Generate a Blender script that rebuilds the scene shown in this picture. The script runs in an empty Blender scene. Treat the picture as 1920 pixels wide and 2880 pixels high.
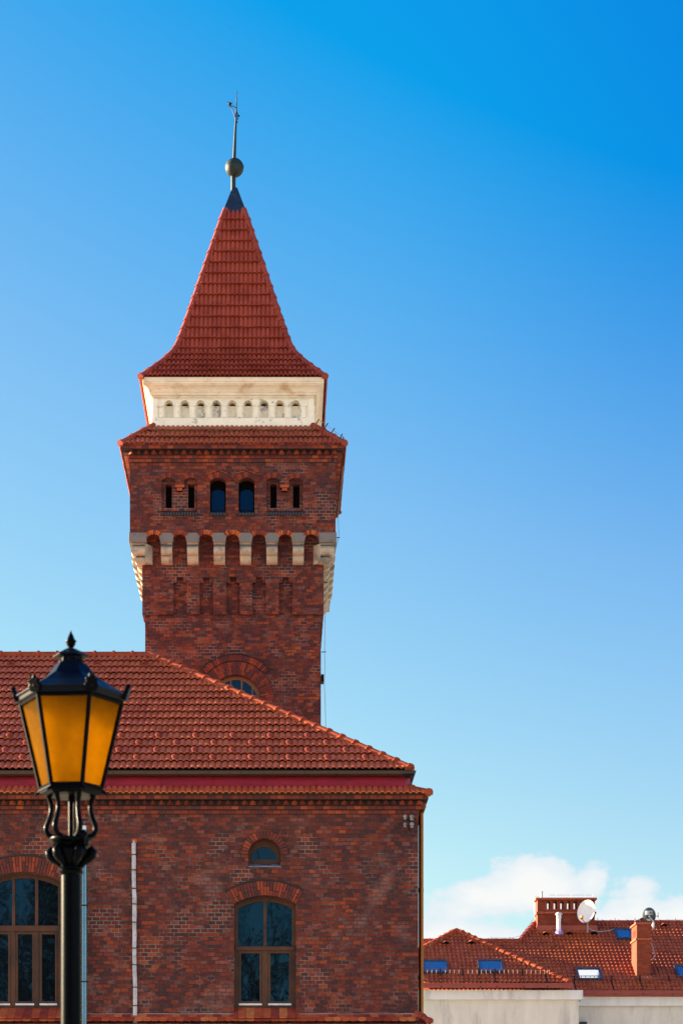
import bpy, math, random
from mathutils import Vector, Matrix
from mathutils.geometry import tessellate_polygon
R = math.radians
PI = math.pi
sc = bpy.context.scene
COL = sc.collection

# ------------------------------------------------------------------ camera, sky, sun, exposure
F, VX, HY, ZC = 6200.0, 785.0, 3380.0, 1.6      # focal length and vanishing point in photo pixels, eye height
cam = bpy.data.cameras.new('camera')
cam.sensor_fit = 'HORIZONTAL'; cam.sensor_width = 24.0
cam.lens = 24.0 * F / 1920.0
cam.shift_x = (960 - VX) / 1920.0
cam.shift_y = (HY - 1440) / 1920.0
cam.clip_start = 0.1; cam.clip_end = 5000
cam.dof.use_dof = True; cam.dof.focus_distance = 47.0; cam.dof.aperture_fstop = 5.2
camo = bpy.data.objects.new('camera', cam); COL.objects.link(camo)
camo.location = (0, 0, ZC); camo.rotation_euler = (R(90), 0, 0)
sc.camera = camo

SUN_EL, SUN_AZ = R(14.5), R(112)                   # azimuth measured from the viewer's side round to the left
S = Vector((-math.sin(SUN_AZ) * math.cos(SUN_EL), -math.cos(SUN_AZ) * math.cos(SUN_EL), math.sin(SUN_EL)))
sl = bpy.data.lights.new('sun', 'SUN'); sl.energy = 5.0; sl.angle = R(0.5); sl.color = (1.0, 0.80, 0.52)
so = bpy.data.objects.new('sun', sl); COL.objects.link(so)
so.rotation_euler = S.to_track_quat('Z', 'Y').to_euler(); so.location = (-60, 20, 60)

vs = sc.view_settings
vs.view_transform = 'Standard'; vs.look = 'None'; vs.gamma = 1.0; vs.use_curve_mapping = False
vs.exposure = 2.62


# ------------------------------------------------------------------ node helpers
class NT:
    def __init__(s, tree):
        s.t = tree; s.L = tree.links.new
    def put(s, sock, v):
        if v is None: return
        if isinstance(v, bpy.types.NodeSocket): s.L(v, sock)
        else:
            if isinstance(v, tuple) and len(v) == 3 and sock.type == 'RGBA': v = (*v, 1)
            sock.default_value = v
    def node(s, typ, ins=None, **props):
        n = s.t.nodes.new('ShaderNode' + typ)
        for k, v in props.items(): setattr(n, k, v)
        for k, v in (ins or {}).items(): s.put(n.inputs[k], v)
        return n
    def m(s, op, a, b=None, c=None, clamp=False):
        n = s.node('Math', operation=op, use_clamp=clamp)
        s.put(n.inputs[0], a); s.put(n.inputs[1], b); s.put(n.inputs[2], c)
        return n.outputs[0]
    def vm(s, op, a, b=None, scale=None):
        n = s.node('VectorMath', operation=op)
        s.put(n.inputs[0], a); s.put(n.inputs[1], b)
        if scale is not None: s.put(n.inputs['Scale'], scale)
        return n.outputs[0]
    def mix(s, f, a, b, blend='MIX'):
        n = s.node('Mix', data_type='RGBA', blend_type=blend)
        s.put(n.inputs[0], f); s.put(n.inputs[6], a); s.put(n.inputs[7], b)
        return n.outputs[2]
    def step(s, v, lo, hi, a=0.0, b=1.0):
        n = s.node('MapRange', interpolation_type='SMOOTHSTEP')
        for i, x in enumerate((v, lo, hi, a, b)): s.put(n.inputs[i], x)
        return n.outputs[0]
    def noise(s, vec, scale, detail=3.0, rough=0.55, dim='3D', out=0):
        n = s.node('TexNoise', {'Scale': scale, 'Detail': detail, 'Roughness': rough}, noise_dimensions=dim)
        if vec is not None: s.put(n.inputs['Vector'], vec)
        return n.outputs[out]
    def ramp(s, f, stops, interp='LINEAR'):
        n = s.node('ValToRGB'); cr = n.color_ramp; cr.interpolation = interp
        while len(cr.elements) < len(stops): cr.elements.new(0.5)
        for e, (p, c) in zip(cr.elements, stops): e.position = p; e.color = (*c, 1)
        s.put(n.inputs[0], f)
        return n.outputs[0]
    def bump(s, h, dist, strength=1.0, nrm=None):
        n = s.node('Bump', {'Height': h, 'Distance': dist, 'Strength': strength})
        if nrm is not None: s.put(n.inputs['Normal'], nrm)
        return n.outputs[0]


def new_mat(name):
    m = bpy.data.materials.new(name); m.use_nodes = True
    nt = NT(m.node_tree); bsdf = m.node_tree.nodes['Principled BSDF']
    return m, nt, bsdf


# ------------------------------------------------------------------ sky (daylight sky with low clouds)
w = bpy.data.worlds.new('World'); sc.world = w; w.use_nodes = True
nt = NT(w.node_tree); bg = w.node_tree.nodes['Background']
sky = nt.node('TexSky', sky_type='NISHITA', sun_disc=False)
sky.sun_elevation = SUN_EL; sky.sun_rotation = math.atan2(S.x, S.y)
sky.altitude = 200; sky.air_density = 1.0; sky.dust_density = 0.6; sky.ozone_density = 3.0
d = nt.node('TexCoord').outputs['Generated']
sx = nt.node('SeparateXYZ', {0: d}).outputs
az = nt.m('ARCTAN2', sx[0], sx[1]); el = nt.m('ARCSINE', sx[2])
pv = nt.node('CombineXYZ', {0: az, 1: nt.m('MULTIPLY', el, 1.5), 2: 0.0}).outputs[0]
n1 = nt.noise(pv, 22.0, 8.0, 0.6)
n2 = nt.noise(pv, 60.0, 5.0, 0.6)
nz = nt.m('ADD', nt.m('MULTIPLY', nt.m('SUBTRACT', n1, 0.5), 1.9), nt.m('MULTIPLY', nt.m('SUBTRACT', n2, 0.5), 1.3))
def cloud_blob(px, py, rx, ry, k=1.0):
    ca, ce = math.atan((px - VX) / F), math.atan((HY - py) / F)
    a = nt.m('DIVIDE', nt.m('SUBTRACT', az, ca), rx / F); e = nt.m('DIVIDE', nt.m('SUBTRACT', el, ce), ry / F)
    q = nt.m('SQRT', nt.m('ADD', nt.m('MULTIPLY', a, a), nt.m('MULTIPLY', e, e)))
    return nt.m('MULTIPLY', nt.m('SUBTRACT', 1.0, q), k)
blob = None
for b in ((1500, 2500, 140, 95, .95), (1390, 2530, 170, 70, .8), (1290, 2570, 130, 55, .55), (1590, 2550, 100, 65, .6), (1660, 2490, 45, 60, .45), (1830, 2590, 150, 70, .75), (1740, 2610, 110, 50, .6), (1260, 2645, 240, 85, .75),
          (1915, 2590, 110, 65, .65), (1700, 2660, 340, 60, .75), (1800, 2520, 70, 35, .25), (1450, 2650, 320, 60, .75)):
    c = cloud_blob(*b); blob = c if blob is None else nt.m('MAXIMUM', blob, c)
band = nt.m('MULTIPLY', nt.step(el, R(11), R(4)), nt.step(nt.m('ABSOLUTE', nt.m('SUBTRACT', az, 0.09)), 0.12, 0.3))
far_d = nt.m('SUBTRACT', nt.m('MULTIPLY', band, 0.75), 0.55)
dens = nt.m('ADD', nt.m('MAXIMUM', blob, far_d), nt.m('MULTIPLY', nz, 0.75))
# added fill light: unseen bright clouds behind the viewer, beside the mirrored sky
pb = nt.vm('MULTIPLY', d, (1.0, 1.0, 1.8))
nb_ = nt.noise(pb, 2.2, 7.0, 0.6)
aaz = nt.m('ABSOLUTE', az)
bmask = nt.m('MULTIPLY', nt.m('MULTIPLY', nt.step(aaz, 1.5, 2.1), nt.step(aaz, PI - .18, PI - .5)), nt.m('MULTIPLY', nt.step(el, 0.02, 0.10), nt.step(el, 1.1, 0.75)))
fill_cl = nt.m('MULTIPLY', bmask, nt.step(nb_, 0.40, 0.52))
cl = nt.m('MULTIPLY', nt.step(dens, -0.02, 0.30), 0.97)
cq = nt.m('ADD', nt.m('POWER', nt.m('DIVIDE', nt.m('SUBTRACT', az, 0.222), 0.019), 2.0), nt.m('POWER', nt.m('DIVIDE', nt.m('SUBTRACT', el, 0.93), 0.06), 2.0))
high_cl = nt.step(nt.m('ADD', cq, nt.m('MULTIPLY', nt.m('SUBTRACT', n1, 0.5), 1.2)), 1.0, 0.8)
SKYK = 0.05
KX = SKYK * 2 ** vs.exposure                            # clear polarised air: the sky deepens away from the sun and pales at the horizon
sc_ = nt.node('SeparateColor', {0: sky.outputs[0]}).outputs
cosun = nt.node('VectorMath', {0: d, 1: tuple(S)}, operation='DOT_PRODUCT').outputs['Value']
pol = nt.m('MULTIPLY', nt.step(cosun, 0.42, 0.22), nt.step(el, 0.22, 0.42, 0.25, 1.0))
def chan(i, f): return nt.m('DIVIDE', nt.m('MULTIPLY', f(nt.m('MULTIPLY', sc_[i], KX)), nt.m('SUBTRACT', 1.0, nt.m('MULTIPLY', pol, (.24, .25, .075)[i]))), KX)
hr = chan(0, lambda v: nt.m('MAXIMUM', nt.m('MINIMUM', nt.m('MULTIPLY', nt.m('SUBTRACT', v, 0.250), 2.0), nt.m('MULTIPLY', nt.m('SUBTRACT', v, 0.198), 1.35)), 0.004))
hg = chan(1, lambda v: nt.m('MAXIMUM', nt.m('SUBTRACT', v, 0.118), nt.m('MULTIPLY', v, 0.45)))
hb = chan(2, lambda v: nt.m('MAXIMUM', nt.m('MULTIPLY', nt.m('SUBTRACT', 1.0, nt.m('EXPONENT', nt.m('MULTIPLY', v, -2.1))), 1.0), nt.m('MULTIPLY', v, 0.6)))
FILLC = 1.85
hs = nt.node('CombineColor', {0: hr, 1: hg, 2: hb}).outputs[0]
cloudc = nt.ramp(nt.step(dens, 0.1, 0.9), [(0, (.80 / KX, .88 / KX, .93 / KX)), (1, (.97 / KX, .97 / KX, .95 / KX))])
wc = nt.mix(high_cl, nt.mix(fill_cl, nt.mix(cl, hs, cloudc), (FILLC / KX, FILLC * .95 / KX, FILLC * .86 / KX)), (3.2 / KX, 3.2 / KX, 3.0 / KX))
nt.put(bg.inputs['Color'], wc); bg.inputs['Strength'].default_value = SKYK


# ------------------------------------------------------------------ mesh helpers
class MB:
    def __init__(s): s.v = []; s.f = []
    def add(s, vs_, fs):
        b = len(s.v); s.v.extend([tuple(p) for p in vs_]); s.f.extend([tuple(b + i for i in f) for f in fs])
    def box(s, x0, x1, y0, y1, z0, z1):
        s.add([(x0, y0, z0), (x1, y0, z0), (x1, y1, z0), (x0, y1, z0), (x0, y0, z1), (x1, y0, z1), (x1, y1, z1), (x0, y1, z1)],
              [(0, 3, 2, 1), (4, 5, 6, 7), (0, 1, 5, 4), (1, 2, 6, 5), (2, 3, 7, 6), (3, 0, 4, 7)])
    def prism(s, poly, y0, y1, T=None):
        """poly: (a, z) outline; extruded from y0 to y1; T maps (a, y, z) to a point"""
        T = T or (lambda a, y, z: (a, y, z)); n = len(poly)
        vs_ = [T(a, y0, z) for a, z in poly] + [T(a, y1, z) for a, z in poly]
        fs = [tuple(range(n)), tuple(range(2 * n - 1, n - 1, -1))] + [(i, i + n, (i + 1) % n + n, (i + 1) % n) for i in range(n)]
        s.add(vs_, fs)
    def plate(s, outer, holes, y0, y1, T=None, back=False, rim=True):
        """a panel with holes: outer and holes are (a, z) outlines; y0 is the front"""
        T = T or (lambda a, y, z: (a, y, z))
        loops = [outer] + holes
        flat = [p for l in loops for p in l]
        tris = tessellate_polygon([[Vector((a, z, 0)) for a, z in l] for l in loops])
        s.add([T(a, y0, z) for a, z in flat], tris)
        if back: s.add([T(a, y1, z) for a, z in flat], tris)
        for l in (loops if rim else holes):
            n = len(l)
            s.add([T(a, y0, z) for a, z in l] + [T(a, y1, z) for a, z in l], [(i, (i + 1) % n, (i + 1) % n + n, i + n) for i in range(n)])
    def tube(s, pts, r, n=8, cap=True):
        pts = [Vector(p) for p in pts]; k = len(pts)
        rr = r if isinstance(r, (list, tuple)) else [r] * k
        t0 = (pts[1] - pts[0]).normalized()
        up = Vector((0, 0, 1)) if abs(t0.z) < 0.9 else Vector((0, 1, 0))
        u = t0.cross(up).normalized(); vs_ = []
        for i, p in enumerate(pts):
            t = ((pts[min(i + 1, k - 1)] - pts[max(i - 1, 0)])).normalized()
            u = (u - t * u.dot(t)).normalized(); v = t.cross(u)
            for j in range(n):
                a = 2 * PI * j / n
                vs_.append(p + (u * math.cos(a) + v * math.sin(a)) * rr[i])
        fs = [(i * n + j, i * n + (j + 1) % n, (i + 1) * n + (j + 1) % n, (i + 1) * n + j) for i in range(k - 1) for j in range(n)]
        if cap: fs += [tuple(range(n))[::-1], tuple(range((k - 1) * n, k * n))]
        s.add(vs_, fs)
    def lathe(s, prof, cx, cy, n=24, rot=0.0, cap=True):
        """prof: (radius, z) upward"""
        vs_ = []
        for r, z in prof:
            for j in range(n):
                a = rot + 2 * PI * j / n
                vs_.append((cx + r * math.cos(a), cy + r * math.sin(a), z))
        k = len(prof)
        fs = [(i * n + j, i * n + (j + 1) % n, (i + 1) * n + (j + 1) % n, (i + 1) * n + j) for i in range(k - 1) for j in range(n)]
        if cap: fs += [tuple(range(n))[::-1], tuple(range((k - 1) * n, k * n))]
        s.add(vs_, fs)
    def ball(s, c, rx, ry=None, rz=None, n=14, m=9):
        ry = ry or rx; rz = rz or rx
        prof = [(math.sin(PI * i / m), -math.cos(PI * i / m)) for i in range(m + 1)]
        vs_ = [(c[0] + p[0] * rx * math.cos(2 * PI * j / n), c[1] + p[0] * ry * math.sin(2 * PI * j / n), c[2] + p[1] * rz) for p in prof for j in range(n)]
        s.add(vs_, [(i * n + j, i * n + (j + 1) % n, (i + 1) * n + (j + 1) % n, (i + 1) * n + j) for i in range(m) for j in range(n)])
    def build(s, name, mat, parent=None, smooth=None, bevel=0.0):
        me = bpy.data.meshes.new(name); me.from_pydata(s.v, [], s.f); me.update()
        if smooth is not None:
            me.polygons.foreach_set('use_smooth', [True] * len(me.polygons))
            me.set_sharp_from_angle(angle=R(smooth))
        me.materials.append(mat)
        o = bpy.data.objects.new(name, me); COL.objects.link(o)
        if parent is not None:
            o.parent = parent; o.matrix_parent_inverse = Matrix.Translation(-parent.matrix_world_loc()) if hasattr(parent, 'matrix_world_loc') else Matrix.Identity(4)
        if bevel:
            md = o.modifiers.new('edges', 'BEVEL'); md.width = bevel; md.segments = 2; md.limit_method = 'ANGLE'; md.angle_limit = R(40)
        return o


def thing(name, label, cat, loc=(0, 0, 0), group=None):
    # every part is modelled in place, so the Empty keeps an identity transform for its children by an inverse offset
    o = bpy.data.objects.new(name, None); COL.objects.link(o); o.location = loc
    o['label'] = label; o['category'] = cat
    if group: o['group'] = group
    o.empty_display_size = 0.2
    return o


def part(mb, name, mat, parent, smooth=None, bevel=0.0, label=None):
    o = mb.build(name, mat, None, smooth, bevel)
    p = parent; off = Vector((0, 0, 0))
    while p is not None: off += p.location; p = p.parent
    o.parent = parent; o.location = -off if parent.type == 'EMPTY' else Vector((0, 0, 0))
    if label: o['label'] = label
    return o


def P(px, py, Y):
    return Vector(((px - VX) / F * Y, Y, ZC + (HY - py) / F * Y))
def XA(px, Y): return (px - VX) / F * Y
def ZA(py, Y): return ZC + (HY - py) / F * Y


def arc(cx, cz, r, a0, a1, n):
    return [(cx + r * math.cos(R(a0 + (a1 - a0) * i / n)), cz + r * math.sin(R(a0 + (a1 - a0) * i / n))) for i in range(n + 1)]


def voussoirs(mb, cx, cz, r0, r1, a0, a1, n, y0, y1, gap=0.010, rng=None, split=False, T=None):
    for i in range(n):
        b0 = a0 + (a1 - a0) * i / n; b1 = a0 + (a1 - a0) * (i + 1) / n
        g0 = math.degrees(gap / 2 / r0); g1 = math.degrees(gap / 2 / r1); sg = 1 if a1 > a0 else -1
        segs = [(r0, r1)]
        if split and rng.random() < 0.75:
            m_ = r0 + (r1 - r0) * rng.choice((0.35, 0.65)); segs = [(r0, m_ - gap / 2), (m_ + gap / 2, r1)]
        for q0, q1 in segs:
            h0 = math.degrees(gap / 2 / q0) * sg; h1 = math.degrees(gap / 2 / q1) * sg
            pts = [(cx + q * math.cos(R(t)), cz + q * math.sin(R(t))) for q, t in ((q0, b0 + h0), (q1, b0 + h1), (q1, b1 - h1), (q0, b1 - h0))]
            dy = (rng.random() - 0.5) * 0.006 if rng else 0
            mb.prism(pts, y0 + dy, y1, T)


ROLL = [(0.0, 0.0), (0.10, 0.12), (0.24, 0.80), (0.38, 1.0), (0.50, 0.93), (0.62, 1.0), (0.76, 0.80), (0.90, 0.12)]


def tiled(mb, pos, nrm, L, rows, ulo, uhi, wave=0.12, amp=0.026, lip=0.034, seed=1, uoff=0.0, thick=0.02):
    """interlocking roll tiles laid in courses: pos(u, v) on the roof plane, nrm(v) its normal, rows from eave (v=0) to ridge (v=L)"""
    rng = random.Random(seed); n = len(ROLL)
    vr = rows if isinstance(rows, list) else [L * i / rows for i in range(rows + 1)]
    for r in range(len(vr) - 1):
        v0, v1 = vr[r], min(vr[r + 1] + 0.03, L)
        a0, b0, a1, b1 = ulo(v0), uhi(v0), ulo(v1), uhi(v1)
        k0 = math.floor((min(a0, a1) - uoff) / wave) - 1; k1 = math.ceil((max(b0, b1) - uoff) / wave) + 1
        cols = []; dh = 0; dv = 0
        for k in range(k0, k1):
            if k % 2 == 0: dh = rng.uniform(-.003, .003); dv = rng.uniform(-.006, .006)
            for t, h in ROLL: cols.append((uoff + (k + t) * wave, h * amp + dh, dv))
        N0, N1 = nrm(v0), nrm(v1); base = len(mb.v); keep = []
        for u, h, dv_ in cols:
            ua = min(max(u, a0), b0); ub = min(max(u, a1), b1); keep.append((ua, ub))
            vv = max(v0 + dv_, 0)
            p0 = pos(ua, vv); p1 = pos(ub, v1)
            mb.v.append(tuple(p0 + N0 * (lip + h - thick))); mb.v.append(tuple(p0 + N0 * (lip + h))); mb.v.append(tuple(p1 + N1 * (0.004 + h)))
        for i in range(len(cols) - 1):
            (qa, qb), (ra, rb) = keep[i], keep[i + 1]
            if ra - qa < 1e-6 and rb - qb < 1e-6: continue
            b = base + 3 * i
            if ra - qa > 1e-6: mb.f.append((b, b + 3, b + 4, b + 1))
            mb.f.append((b + 1, b + 4, b + 5, b + 2))
        # underside so that nothing is paper thin
        if r == 0:
            q = [pos(a0, 0), pos(b0, 0), pos(uhi(L * .999), L), pos(ulo(L * .999), L)]


def cap_line(mb, A, B, up, r=0.10, piece=0.34, seg=9, end_disc=True, spread=105):
    """half-round ridge tiles from A (low end) to B, each with a raised collar at its low end"""
    A, B = Vector(A), Vector(B); d = B - A; L = d.length; t = d / L
    up = (up - t * up.dot(t)).normalized(); sd = t.cross(up).normalized()
    n = max(1, round(L / piece)); q = L / n
    for i in range(n):
        s0 = q * i
        rings = [(s0 - 0.012, r * 1.24), (s0 + 0.040, r * 1.22), (s0 + 0.046, r * 1.0), (s0 + q + 0.01, r * 0.96)]
        vs_ = []
        for s_, rr in rings:
            for j in range(seg + 1):
                a = R(-spread + 2 * spread * j / seg)
                vs_.append(A + t * s_ + (sd * math.sin(a) + up * math.cos(a)) * rr - up * r * 0.25)
        m_ = seg + 1
        fs = [(k * m_ + j, k * m_ + j + 1, (k + 1) * m_ + j + 1, (k + 1) * m_ + j) for k in range(3) for j in range(seg)]
        fs.append(tuple(range(m_)))
        mb.add(vs_, fs)
    if end_disc:
        c = A - t * 0.004 - up * r * 0.12; vs_ = [c + (sd * math.sin(2 * PI * j / 20) * 1.0 + up * math.cos(2 * PI * j / 20)) * r * 1.0 for j in range(20)]
        vs_ += [p + t * 0.06 for p in vs_]
        mb.add(vs_, [tuple(range(20)), tuple(range(39, 19, -1))] + [(j, (j + 1) % 20, (j + 1) % 20 + 20, j + 20) for j in range(20)])


def brick_row(mb, x0, x1, y0, y1, z0, z1, blen, off, gap=0.011, rng=None, T=None):
    """one course of separately laid bricks along x"""
    T = T or (lambda a, y, z: (a, y, z))
    k = math.floor((x0 - off) / blen)
    while off + k * blen < x1:
        a = max(off + k * blen + gap / 2, x0); b = min(off + (k + 1) * blen - gap / 2, x1); k += 1
        if b - a < 0.02: continue
        d_ = rng.uniform(-.003, .003) if rng else 0
        mb.prism([(a, z0), (b, z0), (b, z1), (a, z1)], y0 + d_, y1, T)


def saw_row(mb, x0, x1, y0, y1, z0, z1, pitch, rng=None, T=None):
    """bricks set cornerwise: a row of triangular teeth"""
    T = T or (lambda a, y, z: (a, y, z))
    n = int((x1 - x0) / pitch); pitch = (x1 - x0) / n
    for i in range(n):
        a = x0 + i * pitch; m_ = a + pitch / 2; w_ = pitch * 0.495
        p = [(m_ - w_, y1), (m_ + w_ * .05, y0), (m_ + w_, y1)]
        vs_ = [T(u, y, z0) for u, y in p] + [T(u, y, z1) for u, y in p]
        mb.add(vs_, [(0, 1, 2), (5, 4, 3), (0, 3, 4, 1), (1, 4, 5, 2), (2, 5, 3, 0)])


# ------------------------------------------------------------------ materials
PAL = [(0.0, (0.064, 0.026, 0.028)), (0.20, (0.095, 0.028, 0.027)), (0.40, (0.140, 0.031, 0.023)), (0.60, (0.190, 0.038, 0.022)),
       (0.78, (0.265, 0.052, 0.023)), (0.92, (0.36, 0.078, 0.026)), (1.0, (0.44, 0.120, 0.034))]


def brick_mat(name, bw=0.142, bh=0.0755, shift=0.0, joint=(0.036, 0.030, 0.030), pale=0.50, effl=0.0, amp=1.0):
    m, nt, b = new_mat(name)
    g = nt.node('NewGeometry'); pos = g.outputs['Position']; nr = nt.node('SeparateXYZ', {0: g.outputs['True Normal']}).outputs
    wob = nt.vm('SUBTRACT', nt.noise(pos, 7.0, 2.0, out=1), (0.5, 0.5, 0.5))
    pw = nt.vm('ADD', pos, nt.vm('SCALE', wob, scale=0.014))
    p = nt.node('SeparateXYZ', {0: pw}).outputs
    side = nt.m('GREATER_THAN', nt.m('ABSOLUTE', nr[0]), 0.7)
    flat = nt.m('GREATER_THAN', nt.m('ABSOLUTE', nr[2]), 0.7)
    u = nt.m('ADD', nt.m('MULTIPLY', p[0], nt.m('SUBTRACT', 1.0, side)), nt.m('MULTIPLY', p[1], side))
    v = nt.m('ADD', nt.m('MULTIPLY', p[2], nt.m('SUBTRACT', 1.0, flat)), nt.m('MULTIPLY', p[1], flat))
    vr = nt.m('DIVIDE', v, bh); row = nt.m('FLOOR', vr)
    rj = nt.node('TexWhiteNoise', {'W': row}, noise_dimensions='1D').outputs[0]
    off = nt.m('ADD', nt.m('MULTIPLY', nt.m('MODULO', row, 2.0), 0.5), nt.m('MULTIPLY', rj, 0.16))
    ur = nt.m('ADD', nt.m('DIVIDE', u, bw), off); col = nt.m('FLOOR', ur)
    # a few stretchers: join a brick to its neighbour
    cid = nt.node('CombineXYZ', {0: nt.m('FLOOR', nt.m('MULTIPLY', ur, 0.5)), 1: row, 2: 3.0}).outputs[0]
    st = nt.m('LESS_THAN', nt.node('TexWhiteNoise', {'Vector': cid}, noise_dimensions='3D').outputs[0], 0.06)
    uu = nt.m('ADD', nt.m('MULTIPLY', ur, nt.m('SUBTRACT', 1.0, st)), nt.m('MULTIPLY', nt.m('MULTIPLY', ur, 0.5), st))
    wl = nt.m('MULTIPLY', nt.m('ADD', 1.0, st), bw)
    fu = nt.m('FRACT', uu); fv = nt.m('FRACT', vr)
    du = nt.m('MULTIPLY', nt.m('MINIMUM', fu, nt.m('SUBTRACT', 1.0, fu)), wl)
    dv = nt.m('MULTIPLY', nt.m('MINIMUM', fv, nt.m('SUBTRACT', 1.0, fv)), bh)
    dd = nt.m('ADD', nt.m('MINIMUM', du, dv), nt.m('MULTIPLY', nt.m('SUBTRACT', nt.noise(pos, 60.0, 2.0), 0.5), 0.006))
    isb = nt.step(dd, 0.0032, 0.0082)
    bid = nt.node('CombineXYZ', {0: nt.m('FLOOR', uu), 1: row, 2: nt.m('ADD', st, nt.m('MULTIPLY', side, 7.0))}).outputs[0]
    wn = nt.node('TexWhiteNoise', {'Vector': bid}, noise_dimensions='3D')
    zone = nt.noise(pos, 0.55, 3.0)
    zone2 = nt.noise(nt.vm('ADD', pos, (31.0, 4.0, 9.0)), 1.7, 3.0)
    val = nt.m('ADD', nt.m('ADD', 0.09, nt.m('MULTIPLY', nt.m('POWER', wn.outputs[0], 1.2), 0.74)), nt.m('ADD', nt.m('MULTIPLY', nt.m('SUBTRACT', zone, 0.5), 0.55), nt.m('MULTIPLY', nt.m('SUBTRACT', zone2, 0.5), 0.3)))
    val = nt.m('ADD', nt.m('MULTIPLY', nt.m('SUBTRACT', val, 0.43), amp), shift + 0.40, clamp=True)
    c = nt.ramp(val, PAL)
    wsep = nt.node('SeparateColor', {0: wn.outputs[1]}).outputs
    c = nt.mix(nt.m('MULTIPLY', nt.m('GREATER_THAN', wsep[1], 0.91), 0.50 * amp), c, (0.235, 0.095, 0.085))
    grain = nt.noise(pos, 38.0, 4.0, 0.7); blot = nt.noise(pos, 16.0, 3.0, 0.6)
    c = nt.mix(1.0, c, nt.ramp(grain, [(0.25, (0.52, 0.50, 0.50)), (0.75, (1.15, 1.15, 1.15))]), 'MULTIPLY')
    c = nt.mix(1.0, c, nt.ramp(blot, [(0.3, (0.68, 0.68, 0.70)), (0.7, (1.18, 1.16, 1.15))]), 'MULTIPLY')
    # soot clouds and pale blooms with edges of their own
    soot = nt.step(nt.noise(nt.vm('MULTIPLY', pos, (1.0, 1.0, 0.55)), 1.1, 5.0, 0.6), 0.54, 0.74)
    c = nt.mix(nt.m('MULTIPLY', soot, 0.42), c, (0.062, 0.036, 0.040))
    runs = nt.step(nt.noise(nt.vm('MULTIPLY', pos, (3.2, 3.2, 0.28)), 1.3, 5.0, 0.62), 0.52, 0.72)
    c = nt.mix(nt.m('MULTIPLY', runs, 0.38), c, (0.045, 0.026, 0.028))
    pn = nt.noise(nt.vm('ADD', pos, (7.0, 2.0, 5.0)), 1.3, 5.0, 0.62)
    bloom = nt.step(pn, 0.60 - effl * 0.08, 0.74 - effl * 0.06)
    c = nt.mix(nt.m('MULTIPLY', bloom, nt.m('MULTIPLY', nt.noise(pos, 14.0, 3.0), 0.55)), c, (0.34, 0.20, 0.17))
    jn = nt.noise(nt.vm('ADD', pos, (2.0, 9.0, 1.0)), 1.5, 5.0, 0.65)
    jl = nt.step(jn, pale, pale + 0.14)
    mid = nt.mix(nt.step(nt.noise(nt.vm('ADD', pos, (5.0, 1.0, 8.0)), 2.3, 4.0, 0.6), 0.42, 0.60), joint, (joint[0] * 2.4, joint[1] * 1.7, joint[2] * 1.6))
    jc = nt.mix(jl, mid, (0.22, 0.19, 0.165))
    c = nt.mix(isb, jc, c)
    nt.put(b.inputs['Base Color'], c)
    b.inputs['Roughness'].default_value = 0.86; b.inputs['Specular IOR Level'].default_value = 0.25
    h = nt.m('ADD', isb, nt.m('MULTIPLY', nt.m('ADD', grain, nt.m('MULTIPLY', wn.outputs[0], 0.8)), 0.5))
    nt.put(b.inputs['Normal'], nt.bump(h, 0.007, 0.9))
    return m


def laid_brick_mat(name, shift=0.0, bright=1.0):
    """bricks that are modelled one by one: every brick takes its own colour"""
    m, nt, b = new_mat(name); g = nt.node('NewGeometry'); pos = g.outputs['Position']
    v = nt.m('ADD', nt.m('MULTIPLY', g.outputs['Random Per Island'], 0.75), nt.m('MULTIPLY', nt.m('SUBTRACT', nt.noise(pos, 1.1, 3.0), 0.42), 0.55))
    v = nt.m('ADD', v, shift, clamp=True)
    c = nt.ramp(v, PAL)
    gr = nt.noise(pos, 38.0, 4.0, 0.7)
    c = nt.mix(1.0, c, nt.ramp(gr, [(0.25, (0.6 * bright,) * 3), (0.75, (1.3 * bright,) * 3)]), 'MULTIPLY')
    soot = nt.step(nt.noise(pos, 1.4, 5.0, 0.65), 0.54, 0.72)
    c = nt.mix(nt.m('MULTIPLY', soot, 0.40), c, (0.055, 0.034, 0.036))
    nt.put(b.inputs['Base Color'], c); b.inputs['Roughness'].default_value = 0.85; b.inputs['Specular IOR Level'].default_value = 0.25
    nt.put(b.inputs['Normal'], nt.bump(gr, 0.006, 0.8))
    return m


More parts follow.
